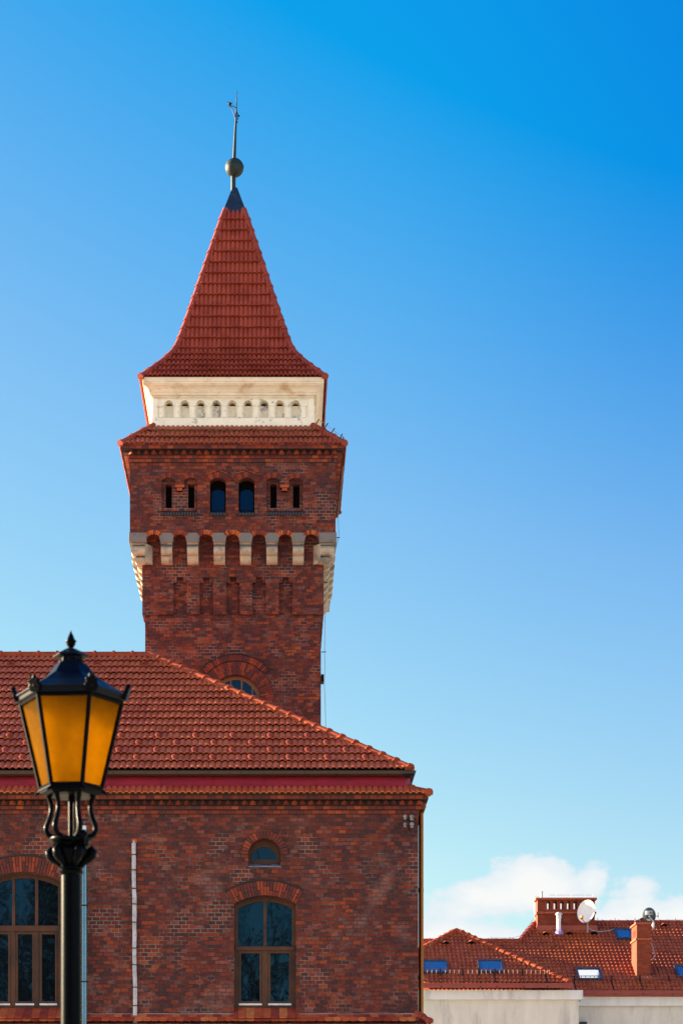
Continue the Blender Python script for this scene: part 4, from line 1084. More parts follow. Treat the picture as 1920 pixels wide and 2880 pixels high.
mb = MB(); h_ = HE - .09; mb.box(CX - h_, CX + h_, CY - h_, CY + h_, zs0 + .0, zs0 + .05); part(mb, 'soffit', M['mortar'], SR)

# cream arcaded band
wb0, wb1 = ZA(1204, CY - HW_), ZA(1110, CY - HW_)
def wz(py): return ZA(py, CY - HW_)
def wa_(px): return fa(px, HW_)
wbm = MB(); an = [wa_(475.0 + 44.5 * i) for i in range(9)]
nh = 12.5 / F * (CY - HW_); zspr = wz(1139); zbot = wz(1176)
oh = 9.6 / F * (CY - HW_)
for k in range(4):
    hol = [[(c - nh, zbot), (c + nh, zbot)] + arc(c, zspr, nh, 0, 180, 12) for c in an]
    wbm.plate([(-HW_, wb0 - .1), (HW_, wb0 - .1), (HW_, wb1 + .1), (-HW_, wb1 + .1)], hol, -HW_, -HW_ + .12, ROT[k], rim=False)
WB = part(wbm, 'arcaded_band', M['white'], tow)
for k in range(4):
    mb = MB(); zmo = ZA(1140.5, CY - HW_ + .085); hol = [[(c - oh, zmo), (c + oh, zmo)] + arc(c, zmo, oh, 0, 180, 10)[1:-1] for c in an]
    mb.plate([(-HW_ + .1, wb0), (HW_ - .1, wb0), (HW_ - .1, wb1), (-HW_ + .1, wb1)], hol, -HW_ + .12, -HW_ + .25, ROT[k], rim=False)
    nb = part(mb, 'niche_panel', M['white_worn'], WB)
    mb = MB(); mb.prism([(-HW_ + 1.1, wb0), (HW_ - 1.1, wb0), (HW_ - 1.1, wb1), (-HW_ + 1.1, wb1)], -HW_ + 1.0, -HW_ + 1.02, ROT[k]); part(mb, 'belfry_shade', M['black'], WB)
    mb = MB(); pz0 = wz(1176)
    pc = [an[0] - .191] + [(an[i] + an[i + 1]) / 2 for i in range(8)] + [an[8] + .191]
    for i, c in enumerate(pc):
        mb.prism([(c - .048, pz0), (c + .048, pz0), (c + .048, wz(1143.5)), (c - .048, wz(1143.5))], -HW_ - .045, -HW_ + .02, ROT[k])
        mb.prism([(c - .066, wz(1143.5)), (c + .066, wz(1143.5)), (c + .066, wz(1137)), (c - .066, wz(1137))], -HW_ - .060, -HW_ + .02, ROT[k])
    for i, c in enumerate(an):   # raised archivolts
        voussoirs(mb, c, zspr, nh + .0, nh + .030, 180, 0, 10, -HW_ - .040, -HW_ + .02, .0, None, T=ROT[k])
    for s_ in (-1, 1):
        mb.prism([(s_ * (HW_ + .02), pz0), (s_ * (HW_ - .115), pz0), (s_ * (HW_ - .115), wz(1122)), (s_ * (HW_ + .02), wz(1122))], -HW_ - .024, -HW_ + .02, ROT[k])
    part(mb, 'pilasters', M['white'], WB, bevel=.006)
mb = MB(); h_ = HW_ + .04; mb.box(CX - h_, CX + h_, CY - h_, CY + h_, wb0 - .04, wz(1176.3)); part(mb, 'band_base', M['white'], WB, bevel=.012)
# moulded cream cornice: a square ring swept round the tower
cp = [(.018, 1121), (.018, 1117.5), (.035, 1116.5), (.035, 1112), (.075, 1110), (.075, 1104.5), (.092, 1103), (.092, 1100.5), (.100, 1100), (.112, 1096), (.140, 1090), (.180, 1085), (.215, 1081.5), (.218, 1079), (.235, 1078), (.238, 1073), (.255, 1071.5), (.262, 1066), (.262, 1060)]
mb = MB(); lo = []
for o, py in cp:
    h_ = HW_ + o; z = ZA(py, CY - h_); lo.append([(CX - h_, CY - h_, z), (CX + h_, CY - h_, z), (CX + h_, CY + h_, z), (CX - h_, CY + h_, z)])
mb.add([p for l in lo for p in l], [(i * 4 + j, i * 4 + (j + 1) % 4, (i + 1) * 4 + (j + 1) % 4, (i + 1) * 4 + j) for i in range(len(cp) - 1) for j in range(4)])
part(mb, 'moulded_cornice', M['plaster'], tow, 25)

# flared spire
prof = [(2.205, 21.395), (1.86, 21.775), (1.60, 22.085), (1.415, 22.36), (1.30, 22.66), (1.15, 23.14), (.225, 26.30)]
zoff = ZA(1062.5, CY - 2.185) - 21.395
prof = [(h, z + zoff) for h, z in prof]
cum = [0.0]
for (h0, z0), (h1, z1_) in zip(prof[:-1], prof[1:]): cum.append(cum[-1] + math.hypot(h1 - h0, z1_ - z0))
LP = cum[-1]
def pat(v):
    v = min(max(v, 0), LP)
    for i in range(len(cum) - 1):
        if v <= cum[i + 1] + 1e-9:
            t = (v - cum[i]) / (cum[i + 1] - cum[i]); (h0, z0), (h1, z1_) = prof[i], prof[i + 1]
            return h0 + (h1 - h0) * t, z0 + (z1_ - z0) * t
    return prof[-1]
def pn(v):
    h0, z0 = pat(max(v - .12, 0)); h1, z1_ = pat(min(v + .12, LP)); dx, dz = h0 - h1, z1_ - z0; l = math.hypot(dx, dz)
    return dx / l, dz / l
rows_v = [LP * 0 + cum[3] * i / 5 for i in range(5)]
rest = LP - cum[3]; rows_v += [cum[3] + rest * i / 13 for i in range(14)]
sp = MB()
for k in range(4):
    T = ROT[k]; ck, sk_ = math.cos(k * PI / 2), math.sin(k * PI / 2)
    def nr_(v, ck=ck, sk_=sk_):
        dx, dz = pn(v); return Vector((dz * sk_, -dz * ck, dx))
    tiled(sp, lambda u, v, T=T: Vector(T(u, -pat(v)[0], pat(v)[1])), nr_, LP, rows_v, lambda v: -pat(v)[0], lambda v: pat(v)[0], .108, .042, .062, 60 + k, uoff=.02)
SP = part(sp, 'spire_roof', M['tile_spire'], tow, 40)
for sx_, sy_ in ((-1, -1), (1, -1), (1, 1), (-1, 1)):
    hc = MB(); n = 0
    vs_p = [0.0, cum[1], cum[2], cum[3], cum[4], cum[5], LP]
    for i in range(6):
        h0, z0 = pat(vs_p[i]); h1, z1_ = pat(vs_p[i + 1])
        up_ = Vector((sx_ * .5 * (z1_ - z0), sy_ * .5 * (z1_ - z0), (h0 - h1))) if True else None
        e = .03
        cap_line(hc, (CX + sx_ * (h0 + e * .5), CY + sy_ * (h0 + e * .5), z0 + .03), (CX + sx_ * (h1 + e * .5), CY + sy_ * (h1 + e * .5), z1_ + .03), up_, .076, .335, end_disc=(i == 0))
    part(hc, 'hip_cap', M['cap_spire'], SP, 50)
mb = MB(); h_ = 2.15; mb.box(CX - h_, CX + h_, CY - h_, CY + h_, prof[0][1] - .035, prof[0][1] - .012); part(mb, 'soffit', M['cap'], SP)

# metal cap, orb and finial
zc0, zc1 = ZA(593, CY - .28), ZA(530, CY)
mb = MB(); q = .285
mb.lathe([(q * 1.414, zc0), (q * 1.40, zc0 + .012), (.062 * 1.414, zc1), (.05, zc1 + .02)], CX, CY, 4, PI / 4)
CAP = part(mb, 'spire_cap', M['lead'], tow)
fx = XA(657, CY)
mb = MB(); mb.lathe([(.060, zc1 - .10), (.058, ZA(490, CY))], fx - .01, CY, 16)
FIN = part(mb, 'finial', M['copper'], tow, 60, label='weathered copper finial with orb and needle')
zo = ZA(471, CY); ro = 26 / F * CY
mb = MB(); mb.ball((XA(659, CY), CY, zo), ro, n=32, m=20); mb.lathe([(ro + .001, zo + .028), (ro + .006, zo + .031), (ro + .006, zo + .037), (ro - .001, zo + .040)], XA(659, CY), CY, 32)
part(mb, 'orb', M['copper'], FIN, 40)
pts = [(658.5, 447, .045), (659.5, 420, .040), (661, 380, .033), (663.2, 340, .026), (664.2, 320, .022), (664.6, 300, .016), (665.4, 275, .011), (666, 253, .004)]
mb = MB(); mb.tube([P(a, b, CY) for a, b, _ in pts], [r_ for _, _, r_ in pts], 10)
for (a, b, r_) in ((666, 260, .016), (666, 342, .026)): mb.ball(P(a, b, CY), r_)
part(mb, 'needle', M['copper'], FIN, 50)
mb = MB()
mb.tube([P(662.5, 334, CY), P(655, 312, CY), P(648, 296, CY)], .011, 6)
mb.tube([P(648, 296, CY), P(652, 299, CY), P(655, 297, CY), P(659, 298, CY), P(664, 305, CY)], .009, 6)
mb.tube([P(666, 313, CY), P(670, 324, CY)], .009, 6); mb.tube([P(670, 324, CY), P(668.5, 333, CY)], .007, 6)
mb.ball(P(670.6, 325, CY), .030); mb.ball(P(668.5, 333.5, CY), .016)
c = P(646, 291, CY); mb.ball(c, .042)
rg = random.Random(9)
for i in range(16):
    v = Vector((rg.gauss(0, 1), rg.gauss(0, 1), rg.gauss(0, 1))).normalized(); mb.tube([c + v * .03, c + v * rg.uniform(.07, .095)], [.009, .002], 5)
part(mb, 'weather_vane', M['iron'], FIN)

# round-headed window half hidden by the roof
T = ROT[0]; mb = MB(); yF = -HS + .16
o_ = [(wc_a - wr, wc_z), (wc_a + wr, wc_z)] + arc(wc_a, wc_z, wr, 0, 180, 24)[1:-1]
ri = wr - .085; panes = []
cuts = [-ri, -.36, -.115, .145, .40, ri]
for a, b in zip(cuts[:-1], cuts[1:]):
    a_, b_ = a + .014, b - .014; zf = lambda x: wc_z + math.sqrt(max(ri * ri - x * x, .0004))
    panes.append([(wc_a + a_, wc_z + .06), (wc_a + b_, wc_z + .06)] + [(wc_a + b_ + (a_ - b_) * t / 6, max(zf(b_ + (a_ - b_) * t / 6), wc_z + .065)) for t in range(7)])
mb.plate(o_, panes, yF, yF + .06, T)
tw_ = part(mb, 'window', M['wood_tower'], tow, label='half-round window with ochre wooden bars')
mb = MB()
for l in panes: mb.add([T(a, yF + .03, z) for a, z in l], [tuple(range(len(l)))])
part(mb, 'window_glass', M['glass_flat'], tw_)
rg = random.Random(17); mb = MB()
voussoirs(mb, wc_a, wc_z, wr + .006, wr + .315, 180, 0, 44, -HS - .014, -HS + .12, .011, rg, True, T)
wa1 = part(mb, 'window_arch', M['arch'], tow)
mb = MB(); mb.prism(arc(wc_a, wc_z, wr + .001, 180, 0, 30) + arc(wc_a, wc_z, wr + .335, 0, 180, 30), -HS - .004, -HS + .13, T); part(mb, 'arch_mortar', M['mortar'], wa1)
mb = MB(); voussoirs(mb, wc_a, wc_z, wr + .335, wr + .475, 138, 42, 27, -HS - .045, -HS + .08, .010, rg, False, T)
part(mb, 'hood_mould', M['arch'], wa1)
mb = MB(); voussoirs(mb, wc_a, wc_z, wr + .482, wr + .505, 139, 41, 24, -HS - .065, -HS + .08, .02, rg, False, T); part(mb, 'drip_course', M['mortar'], wa1)

# lightning conductor on the right-hand corner
mb = MB(); lc = []
xk = CX + HS
for (px, py, y) in ((899, 1182, 53.4), (912, 1190, 53.2), (930, 1204, 52.9), (948, 1218, 52.7), (966, 1230, 52.5), (974, 1238, 52.6), (975, 1248, 52.8)):
    lc.append(P(px, py, y))
mb.tube(lc, .006, 5)
mb.tube([P(975, 1248, 52.8), P(966, 1300, 54.0), P(951, 1440, 55.5), P(951, 1465, 55.6), P(953, 1508, 55.7), P(941, 1556, 55.0), P(926, 1600, 54.4), P(917, 1660, 54.0), P(914, 1720, 53.9), P(913, 1800, 53.9), P(912.5, 1840, 53.9), P(914, 1880, 53.9), P(911.5, 1920, 53.9), P(914, 1970, 53.9), P(916, 2050, 53.9)], .007, 5)
LCO = part(mb, 'lightning_conductor', M['cable'], tow)
for (px, py, y, dx) in ((893, 1186, 53.2, 4), (917, 1198, 52.9, 5), (936, 1212, 52.7, 5), (959, 1228, 52.5, 3), (965, 1236, 52.4, 0)):
    mb = MB(); a, b = P(px - dx, py + 6, y), P(px + dx, py - 8, y); mb.tube([a, b], .013, 6); part(mb, 'wire_holder', M['iron'], LCO)
for py, x0, x1, y in ((1512, 944, 955, 55.6), (1638, 908, 922, 54.1), (1834, 903, 917, 53.9)):
    mb = MB(); mb.tube([P(x0, py, y), P(x1, py, y)], .011, 6); part(mb, 'wire_holder', M['iron'], LCO)
mb = MB(); c = P(907.5, 1911, 53.6); mb.box(c.x - .045, c.x + .025, c.y - .15, c.y + .15, c.z - .09, c.z + .09); part(mb, 'junction_box', M['iron'], tow, bevel=.01)

# ==================================================================================================================
#  HOUSE IN THE DISTANCE
# ==================================================================================================================
YH = 100.0
house = thing('tiled_house', 'grey rendered house far off at lower right, hipped red tile roofs with skylights', 'house', (15, YH + 5, 0))
yw = YH; zw = ZA(2813, yw); xwr = XA(1627, yw); xwl = XA(1010, yw) + .3
mb = MB(); mb.box(xwl, xwr, yw, yw + 9, 0, zw)
xmr = XA(1627, yw) + 26; ym = 102.0; zmw = ZA(2831, ym)
mb.box(xwr - 1, xmr, ym, ym + 12, 0, zmw)
HWALL = part(mb, 'wall', M['render_grey'], house)
mb = MB(); xcr = XA(1639, yw - .2); mb.box(xwl - .2, xcr, yw - .2, yw + 9, zw, ZA(2786, yw - .2)); mb.box(xcr - .9, xmr, ym - .2, ym + 12, zmw, ZA(2806, ym - .2) + .02)
part(mb, 'cornice', M['render_light'], house)
# wing roof (hipped)
yE2 = 99.55; zE2 = ZA(2767, yE2); XC2 = XA(1600, yE2)
dA = (XC2 - (1283 - VX) / F * yE2) / (1 + (1283 - VX) / F); zAp = ZA(2622, yE2 + dA); pt = math.atan((zAp - zE2) / dA); cW, sW = math.cos(pt), math.sin(pt); LW = dA / cW
mb = MB()
tiled(mb, lambda u, v: Vector((u, yE2 + v * cW, zE2 + v * sW)), lambda v: Vector((0, -sW, cW)), LW, 16, lambda v: XC2 - 2 * dA + v * cW, lambda v: XC2 - v * cW, .195, .064, .055, 71)
tiled(mb, lambda u, v: Vector((XC2 - v * cW, u, zE2 + v * sW)), lambda v: Vector((sW, 0, cW)), LW, 16, lambda v: yE2 + v * cW, lambda v: yE2 + 2 * dA + 3, .195, .064, .055, 72)
tiled(mb, lambda u, v: Vector((XC2 - 2 * dA + v * cW, -u, zE2 + v * sW)), lambda v: Vector((-sW, 0, cW)), LW, 16, lambda v: -(yE2 + 2 * dA + 3), lambda v: -(yE2 + v * cW), .195, .064, .055, 73)
R1 = part(mb, 'wing_roof', M['tile_far'], house, 40)
AP = Vector((XC2 - dA, yE2 + dA, zAp))
for s_ in (0, 2 * dA):
    hc = MB(); cap_line(hc, (XC2 - s_, yE2, zE2 + .09), AP + Vector((0, 0, .08)), Vector((.4 if s_ == 0 else -.4, -.4, 1)), .15, .40)
    part(hc, 'hip_cap', M['cap'], R1, 50)
# main roof: same slope, low ridge on the left and a higher one beyond
yE3 = 101.6; zE3 = ZA(2788, yE3); pm = R(30); cH, sH = math.cos(pm), math.sin(pm)
def v_at(py):                                    # distance up the slope of photo row py
    t = (HY - py) / F; return (ZC + t * yE3 - zE3) / (sH - t * cH)
vl, vh = v_at(2651), v_at(2598)
xl_ = XC2 - dA - 1.5
uA = XA(1463, yE3 + vl * cH); uB = XA(1508, yE3 + vh * cH)
mb = MB()
tiled(mb, lambda u, v: Vector((u, yE3 + v * cH, zE3 + v * sH)), lambda v: Vector((0, -sH, cH)), vh, 22, lambda v: xl_ if v <= vl else uA + (uB - uA) * (v - vl) / (vh - vl), lambda v: xmr, .195, .064, .055, 75)
R2 = part(mb, 'main_roof', M['tile_far'], house, 40)
lowp, topA = Vector((uA, yE3 + vl * cH, zE3 + vl * sH)), Vector((uB, yE3 + vh * cH, zE3 + vh * sH))
mb = MB(); zr_ = topA.z; yr_ = topA.y
bk_ = yr_ + vh * cH
mb.add([(uB, yr_, zr_), (xmr, yr_, zr_), (xmr, bk_, zE3), (uA - .5, bk_, zE3)], [(0, 1, 2, 3)])
mb.add([(xl_, lowp.y, lowp.z), (uA, lowp.y, lowp.z), (uB, yr_, zr_), (uA - .5, bk_, zE3), (xl_, bk_, zE3)], [(0, 1, 3, 4), (1, 2, 3)])
part(mb, 'back_roof', M['tile_far'], R2)
hc = MB(); cap_line(hc, (uA + .05, lowp.y, lowp.z + .08), (xl_, lowp.y, lowp.z + .08), Vector((0, 0, 1)), .13, .40, end_disc=False); part(hc, 'ridge_cap', M['cap_spire'], R2, 50)
hc = MB(); cap_line(hc, lowp + Vector((0, 0, .08)), topA + Vector((0, 0, .08)), Vector((-.4, -.3, 1)), .15, .40, end_disc=False); part(hc, 'hip_cap', M['cap_spire'], R2, 50)
hc = MB(); cap_line(hc, (uB, yr_, zr_ + .06), (xmr, yr_, zr_ + .06), Vector((0, 0, 1)), .13, .40, end_disc=False); part(hc, 'ridge_cap', M['cap_spire'], R2, 50)
# gutters
for (x0, x1, y, z) in ((XC2 - 2 * dA - .1, XA(1610, yE2), yE2 - .12, zE2), (XA(1640, yE3), xmr, yE3 - .12, zE3)):
    mb = MB(); prg = [(y - .11, z + .0), (y - .11, z - .13), (y - .07, z - .21), (y + .06, z - .21), (y + .06, z - .0), (y + .03, z - .0), (y + .03, z - .18), (y - .06, z - .18), (y - .085, z - .12), (y - .085, z + 0)]
    mb.prism(prg, x0, x1, lambda a, yy, zz_: (yy, a, zz_)); part(mb, 'gutter', M['red_gutter'], house)
# snow guards: ladder-like rails on brackets
def guard(name, x0, x1, yb, zb_, slope_v, cs, sn, step=.205, bstep=1.55):
    mb = MB(); v = slope_v
    def q(x, h): return Vector((x, yb + v * cs - sn * .06, zb_ + v * sn + cs * .06 + h))
    for h in (.04, .28): mb.tube([q(x0, h), q(x1, h)], .020, 5)
    x = x0
    while x < x1: mb.tube([q(x, .04), q(x, .28)], .014, 4); x += step
    o = part(mb, name, M['guard'], house)
    x = x0 + .5; br = MB()
    while x < x1:
        c = q(x, 0); br.box(x - .03, x + .03, c.y - .04, c.y + .02, c.z - .08, c.z + .30)
        dn = Vector((x, yb - .10, zb_ - .05)); br.tube([c, dn + Vector((0, -.03, .05)), dn + Vector((0, -.12, -.14))], .032, 4); x += bstep * rngf.uniform(.45, 1.2)
    part(br, 'guard_bracket', M['iron'], o)
guard('snow_guard', XC2 - 2 * dA + .6, XC2 - .75, yE2, zE2, .70, cW, sW)
guard('snow_guard', XA(1608, yE3) - .3, xmr, yE3, zE3, .85, cH, sH)


# skylights, laid in the slope
def skylight(pxa, pxb, pya, pyb, yE_, zE_, c_, s_, opened=False):
    def vv(py): t = (HY - py) / F; return (ZC + t * yE_ - zE_) / (s_ - t * c_)
    v0, v1 = vv(pyb), vv(pya); u0 = XA(pxa, yE_ + v0 * c_); u1 = XA(pxb, yE_ + v0 * c_)
    T = lambda a, y, z: Vector((a, yE_ + z * c_ - s_ * (-y), zE_ + z * s_ + c_ * (-y)))
    T2 = lambda a, y, z: (a, yE_ + z * c_ + s_ * y, zE_ + z * s_ - c_ * y)
    f_ = .10; mb = MB(); inner = [(u0 + f_, v0 + f_ * 1.2), (u1 - f_, v0 + f_ * 1.2), (u1 - f_, v1 - f_), (u0 + f_, v1 - f_)]
    mb.plate([(u0, v0), (u1, v0), (u1, v1), (u0, v1)], [inner], -.16, .02, T2)
    o = part(mb, 'skylight', M['sky_frame'], house, bevel=.01)
    mb = MB(); mb.add([T2(a, -.12, z) for a, z in inner], [(0, 1, 2, 3)]); part(mb, 'skylight_glass', M['sky_glass'], o)
for s_ in ((1190, 1262, 2709, 2744), (1347, 1418, 2708, 2742)): skylight(*s_, yE2, zE2, cW, sW)
for s_ in ((1625, 1696, 2731, 2763), (1733, 1782, 2620, 2648), (1905, 1980, 2724, 2756)): skylight(*s_, yE3, zE3, cH, sH)
# vent tiles
for i, (px, py, w_) in enumerate(((1253, 2661, 0), (1325, 2660, 0), (1533, 2635, 1), (1600, 2634, 1), (1669, 2633, 1), (1866, 2611, 1))):
    yy, zz_, c_, s_ = ((yE2, zE2, cW, sW), (yE3, zE3, cH, sH))[w_]
    t = (HY - py) / F; v = (ZC + t * yy - zz_) / (s_ - t * c_); u = XA(px, yy + v * c_)
    mb = MB(); b0 = Vector((u, yy + v * c_, zz_ + v * s_)); n = 8; V_ = Vector((0, c_, s_)); N_ = Vector((0, -s_, c_)); vs_ = []
    for d_, rr in ((0, .19), (.45, .06)):
        for j in range(n + 1): vs_.append(b0 + V_ * d_ + Vector((1, 0, 0)) * rr * math.cos(PI * j / n) + N_ * (.04 + rr * math.sin(PI * j / n)))
    mb.add(vs_, [(j, j + 1, j + n + 2, j + n + 1) for j in range(n)])
    vt = part(mb, 'vent_tile', M['tile_far'], R1 if w_ == 0 else R2, 50)
    mb = MB(); mb.add([b0 + V_ * .04 + Vector((1, 0, 0)) * .17 * math.cos(PI * j / n) + N_ * (.04 + .17 * math.sin(PI * j / n)) for j in range(n + 1)], [tuple(range(n + 1))]); part(mb, 'vent_opening', M['black'], vt)

# big ridge chimney with flue openings
yk = yr_ - .9; kx0, kx1 = XA(1511, yk), XA(1672, yk)
def kz(py): return ZA(py, yk)
mb = MB(); ops = []
for i in range(7):
    a = XA(1480 + (205 + 66.6 * i) / 3.5636, yk); ops.append([(a, kz(2558)), (a + 9.2 / F * yk, kz(2558)), (a + 9.2 / F * yk, kz(2536)), (a, kz(2536))])
mb.plate([(kx0, kz(2640)), (kx1, kz(2640)), (kx1, kz(2531)), (kx0, kz(2531))], ops, yk, yk + .8, back=True)
CH = part(mb, 'chimney', M['chimney'], house, label='wide brick chimney with a row of open flues')
mb = MB(); mb.box(kx0 - .10, kx1 + .10, yk - .10, yk + .9, kz(2532), kz(2526)); mb.box(kx0 - .07, kx0 + .3, yk - .07, yk + .87, kz(2572), kz(2565)); mb.box(kx0 + .3, kx1 + .07, yk - .07, yk + .87, kz(2571), kz(2565.5))
part(mb, 'chimney_cap', M['chimney_cap'], CH, bevel=.02)
mb = MB(); mb.box(kx0 - .05, kx1 + .12, yk - .07, yk + .5, kz(2625), kz(2604)); part(mb, 'flashing', M['flash'], CH)
mb = MB(); a = P(1522.5, 2527, yk + .4); mb.tube([a, a + Vector((0, 0, .30))], .055, 10); mb.tube([a + Vector((0, 0, .29)), a + Vector((0, 0, .32))], .075, 10); part(mb, 'pipe_stub', M['cable'], CH, 50)
mb = MB(); zt_ = kz(2516)
mb.tube([(kx0 + .6, yk + .3, zt_), (kx1 - .1, yk + .3, zt_)], .008, 4); mb.tube([(kx0 - .16, yk, kz(2590)), (kx0 - .18, yk, kz(2522)), (kx0 + .1, yk + .2, kz(2522))], .008, 4)
for t in (.35, .6, .85, .98): mb.tube([(kx0 + (kx1 - kx0) * t, yk + .3, kz(2528)), (kx0 + (kx1 - kx0) * t, yk + .3, zt_ + .06)], .012, 4)
part(mb, 'lightning_wire', M['cable'], CH)
# slim chimney near the eave
t = (HY - 2760) / F; v = (ZC + t * yE3 - zE3) / (sH - t * cH); ys = yE3 + v * cH
sx0, sx1 = XA(1790, ys), XA(1829, ys); dpt = 1.5
def szz(py): return ZA(py, ys)
mb = MB(); zb_ = szz(2775)
so_ = []
ops = [[(ys + .28 + .34 * i, szz(2633)), (ys + .40 + .34 * i, szz(2633)), (ys + .40 + .34 * i, szz(2614)), (ys + .28 + .34 * i, szz(2614))] for i in range(3)]
mb.plate([(ys, zb_), (ys + dpt, zb_), (ys + dpt, szz(2600)), (ys, szz(2600))], ops, sx0, sx0 + .2, lambda a, y, z: (y, a, z), rim=False)
mb.add([(sx0, ys, zb_), (sx1, ys, zb_), (sx1, ys, szz(2600)), (sx0, ys, szz(2600))], [(0, 1, 2, 3)])
mb.add([(sx1, ys, zb_), (sx1, ys + dpt, zb_), (sx1, ys + dpt, szz(2600)), (sx1, ys, szz(2600)), (sx0, ys + dpt, zb_), (sx0, ys + dpt, szz(2600))], [(0, 1, 2, 3), (1, 4, 5, 2)])
CH2 = part(mb, 'chimney', M['chimney'], house, label='slim brick chimney rising from near the eave')
mb = MB(); mb.box(sx0 - .07, sx1 + .07, ys - .07, ys + dpt + .07, szz(2601), szz(2596)); mb.box(sx0 - .06, sx1 + .06, ys - .06, ys + dpt + .06, szz(2645), szz(2640)); part(mb, 'chimney_cap', M['chimney_cap'], CH2, bevel=.015)
mb = MB(); mb.box(sx0 + .21, sx1 - .02, ys + .02, ys + dpt - .02, szz(2640), szz(2610)); part(mb, 'flue_shade', M['black'], CH2)
mb = MB(); mb.box(sx0 - .03, sx1 + .03, ys - .04, ys + .02, szz(2776), szz(2745))
part(mb, 'flashing', M['flash'], CH2)
mb = MB(); c = Vector(((sx0 + sx1) / 2 - .02, ys + .4, szz(2596)))
mb.add([c + Vector((-.36, 0, .10)), c + Vector((.02, 0, .30)), c + Vector((.30, 0, .12)), c + Vector((-.36, .8, .10)), c + Vector((.02, .8, .30)), c + Vector((.30, .8, .12))], [(0, 1, 4, 3), (1, 2, 5, 4)])
for dx in (-.30, -.12, .12, .24): mb.tube([c + Vector((dx, .05, 0)), c + Vector((dx, .05, .16))], .025, 5)
part(mb, 'chimney_cowl', M['gutter'], CH2)
# white flue
yq = yr_ - 1.3; c = P(1571, 2630, yq); mb = MB(); zt_ = ZA(2574, yq)
mb.lathe([(.105, c.z - .1), (.105, zt_ - .18), (.125, zt_ - .17), (.125, zt_ - .04), (.105, zt_ - .03), (.105, zt_)], c.x, yq, 18)
FLU = part(mb, 'flue_pipe', M['flue'], house, 50)
mb = MB(); mb.lathe([(.17, zt_ - .0), (.175, zt_ + .03), (.12, zt_ + .10), (.03, zt_ + .14)], c.x, yq, 18); part(mb, 'flue_cap', M['zincw'], FLU, 40)
def crumple(c, r_, seed):
    rg_ = random.Random(seed); mb_ = MB(); n_ = 14; vs_ = []
    for q_, h_ in ((1.5, 0.0), (1.3, .10), (.85, .20)):
        for j in range(n_):
            a_ = 2 * PI * j / n_; k_ = r_ * q_ * rg_.uniform(.8, 1.2); vs_.append((c.x + k_ * math.cos(a_), c.y + k_ * math.sin(a_), c.z + h_ * rg_.uniform(.7, 1.4)))
    mb_.add(vs_, [(i * n_ + j, i * n_ + (j + 1) % n_, (i + 1) * n_ + (j + 1) % n_, (i + 1) * n_ + j) for i in range(2) for j in range(n_)]); return mb_
part(crumple(c, .14, 3), 'flue_collar', M['lilac'], FLU)
# lightning rods along the ridges
mb = MB()
for (px, py, y) in ((1211, 2668, 101.5), (1243, 2650, 103), (1275, 2633, 104)):
    a = P(px, py, y); mb.tube([a, a + Vector((-.05, 0, .32))], .014, 4)
for px in (1381, 1433): a = P(px, 2652, lowp.y); mb.tube([a, a + Vector((0, 0, .26))], .014, 4)
for px in (1680, 1729, 1785, 1899): a = P(px, 2599, yr_); mb.tube([a, a + Vector((0, 0, .28))], .014, 4)
mb.tube([P(1680, 2590, yr_), P(1920, 2588, yr_)], .006, 4); mb.tube([P(1381, 2639, lowp.y), P(1433, 2639, lowp.y), P(1463, 2634, lowp.y), P(1508, 2575, yr_)], .006, 4)
mb.tube([P(1197, 2662, 101), P(1210, 2651, 101.5), P(1242, 2634, 103), P(1274, 2618, 104)], .006, 4)
part(mb, 'lightning_rods', M['iron'], house)
mb = MB(); c = P(1638, 2881, ym - .1); mb.box(c.x - .16, c.x + .16, c.y - .3, c.y + .1, c.z - .12, c.z + .08); mb.tube([(c.x, c.y - .1, c.z), (c.x, c.y - .1, 0.0)], .06, 10)
part(mb, 'rain_hopper', M['gutter_dark'], house, bevel=.02)
mb = MB(); mb.tube([P(1828, 2650, ys + .5), P(1834, 2662, ys + .5), P(1838, 2675, ys + .4), P(1842, 2688, ys + .35), P(1836, 2697, ys + .25), P(1832, 2702, ys + .2)], .02, 6); part(mb, 'roof_cable', M['cable'], house)


# ------------------------------------------------------------------ satellite dishes
def dish(name, label, c, rx, rz, axis, front, back, depth=.10):
    """shallow bowl, axis points out of the bowl"""
    root = thing(name, label, 'satellite dish', tuple(c), group='satellite dishes on the far roof')
    A = axis.normalized(); U = A.cross(Vector((0, 0, 1))).normalized(); W = U.cross(A).normalized(); n = 32
    def bowl(off, m_):
        vs_ = [];
        for i in range(7):
            q = i / 6
            for j in range(n): vs_.append(c + U * rx * q * math.cos(2 * PI * j / n) + W * rz * q * math.sin(2 * PI * j / n) + A * (depth * (q * q - 1) + off))
        m_.add(vs_, [(i * n + j, i * n + (j + 1) % n, (i + 1) * n + (j + 1) % n, (i + 1) * n + j) for i in range(6) for j in range(n)])
        return vs_[-n:]
    m_ = MB(); ra = bowl(.012, m_); rb = bowl(-.012, m_)
    m_.add(ra + rb, [(j, (j + 1) % n, (j + 1) % n + n, j + n) for j in range(n)])
    part(m_, 'reflector', front, root, 60)
    return root, A, U, W
c = P(1647.5, 2564, yk - .8)
root, A, U, W = dish('satellite_dish', 'white satellite dish in front of the wide chimney, facing the viewer', c, .455, .585, Vector((-.50, -.80, .22)), M['dish'], None)
mb = MB(); tip = c + A * .42 - W * .50; mb.tube([c - W * .57 - A * .02, c - W * .56 + A * .18, tip], .022, 6); part(mb, 'feed_arm', M['cable'], root)
mb = MB(); mb.tube([tip - W * .02, tip + W * .11 - A * .05], .075, 12); part(mb, 'receiver', M['orange'], root, 50)
mb = MB(); mb.tube([c - A * .12 - W * .1, c - A * .3 - W * .3, c + Vector((.12, .35, -.62)), c + Vector((.12, .35, -1.0))], .035, 8); part(mb, 'mount', M['cable'], root)
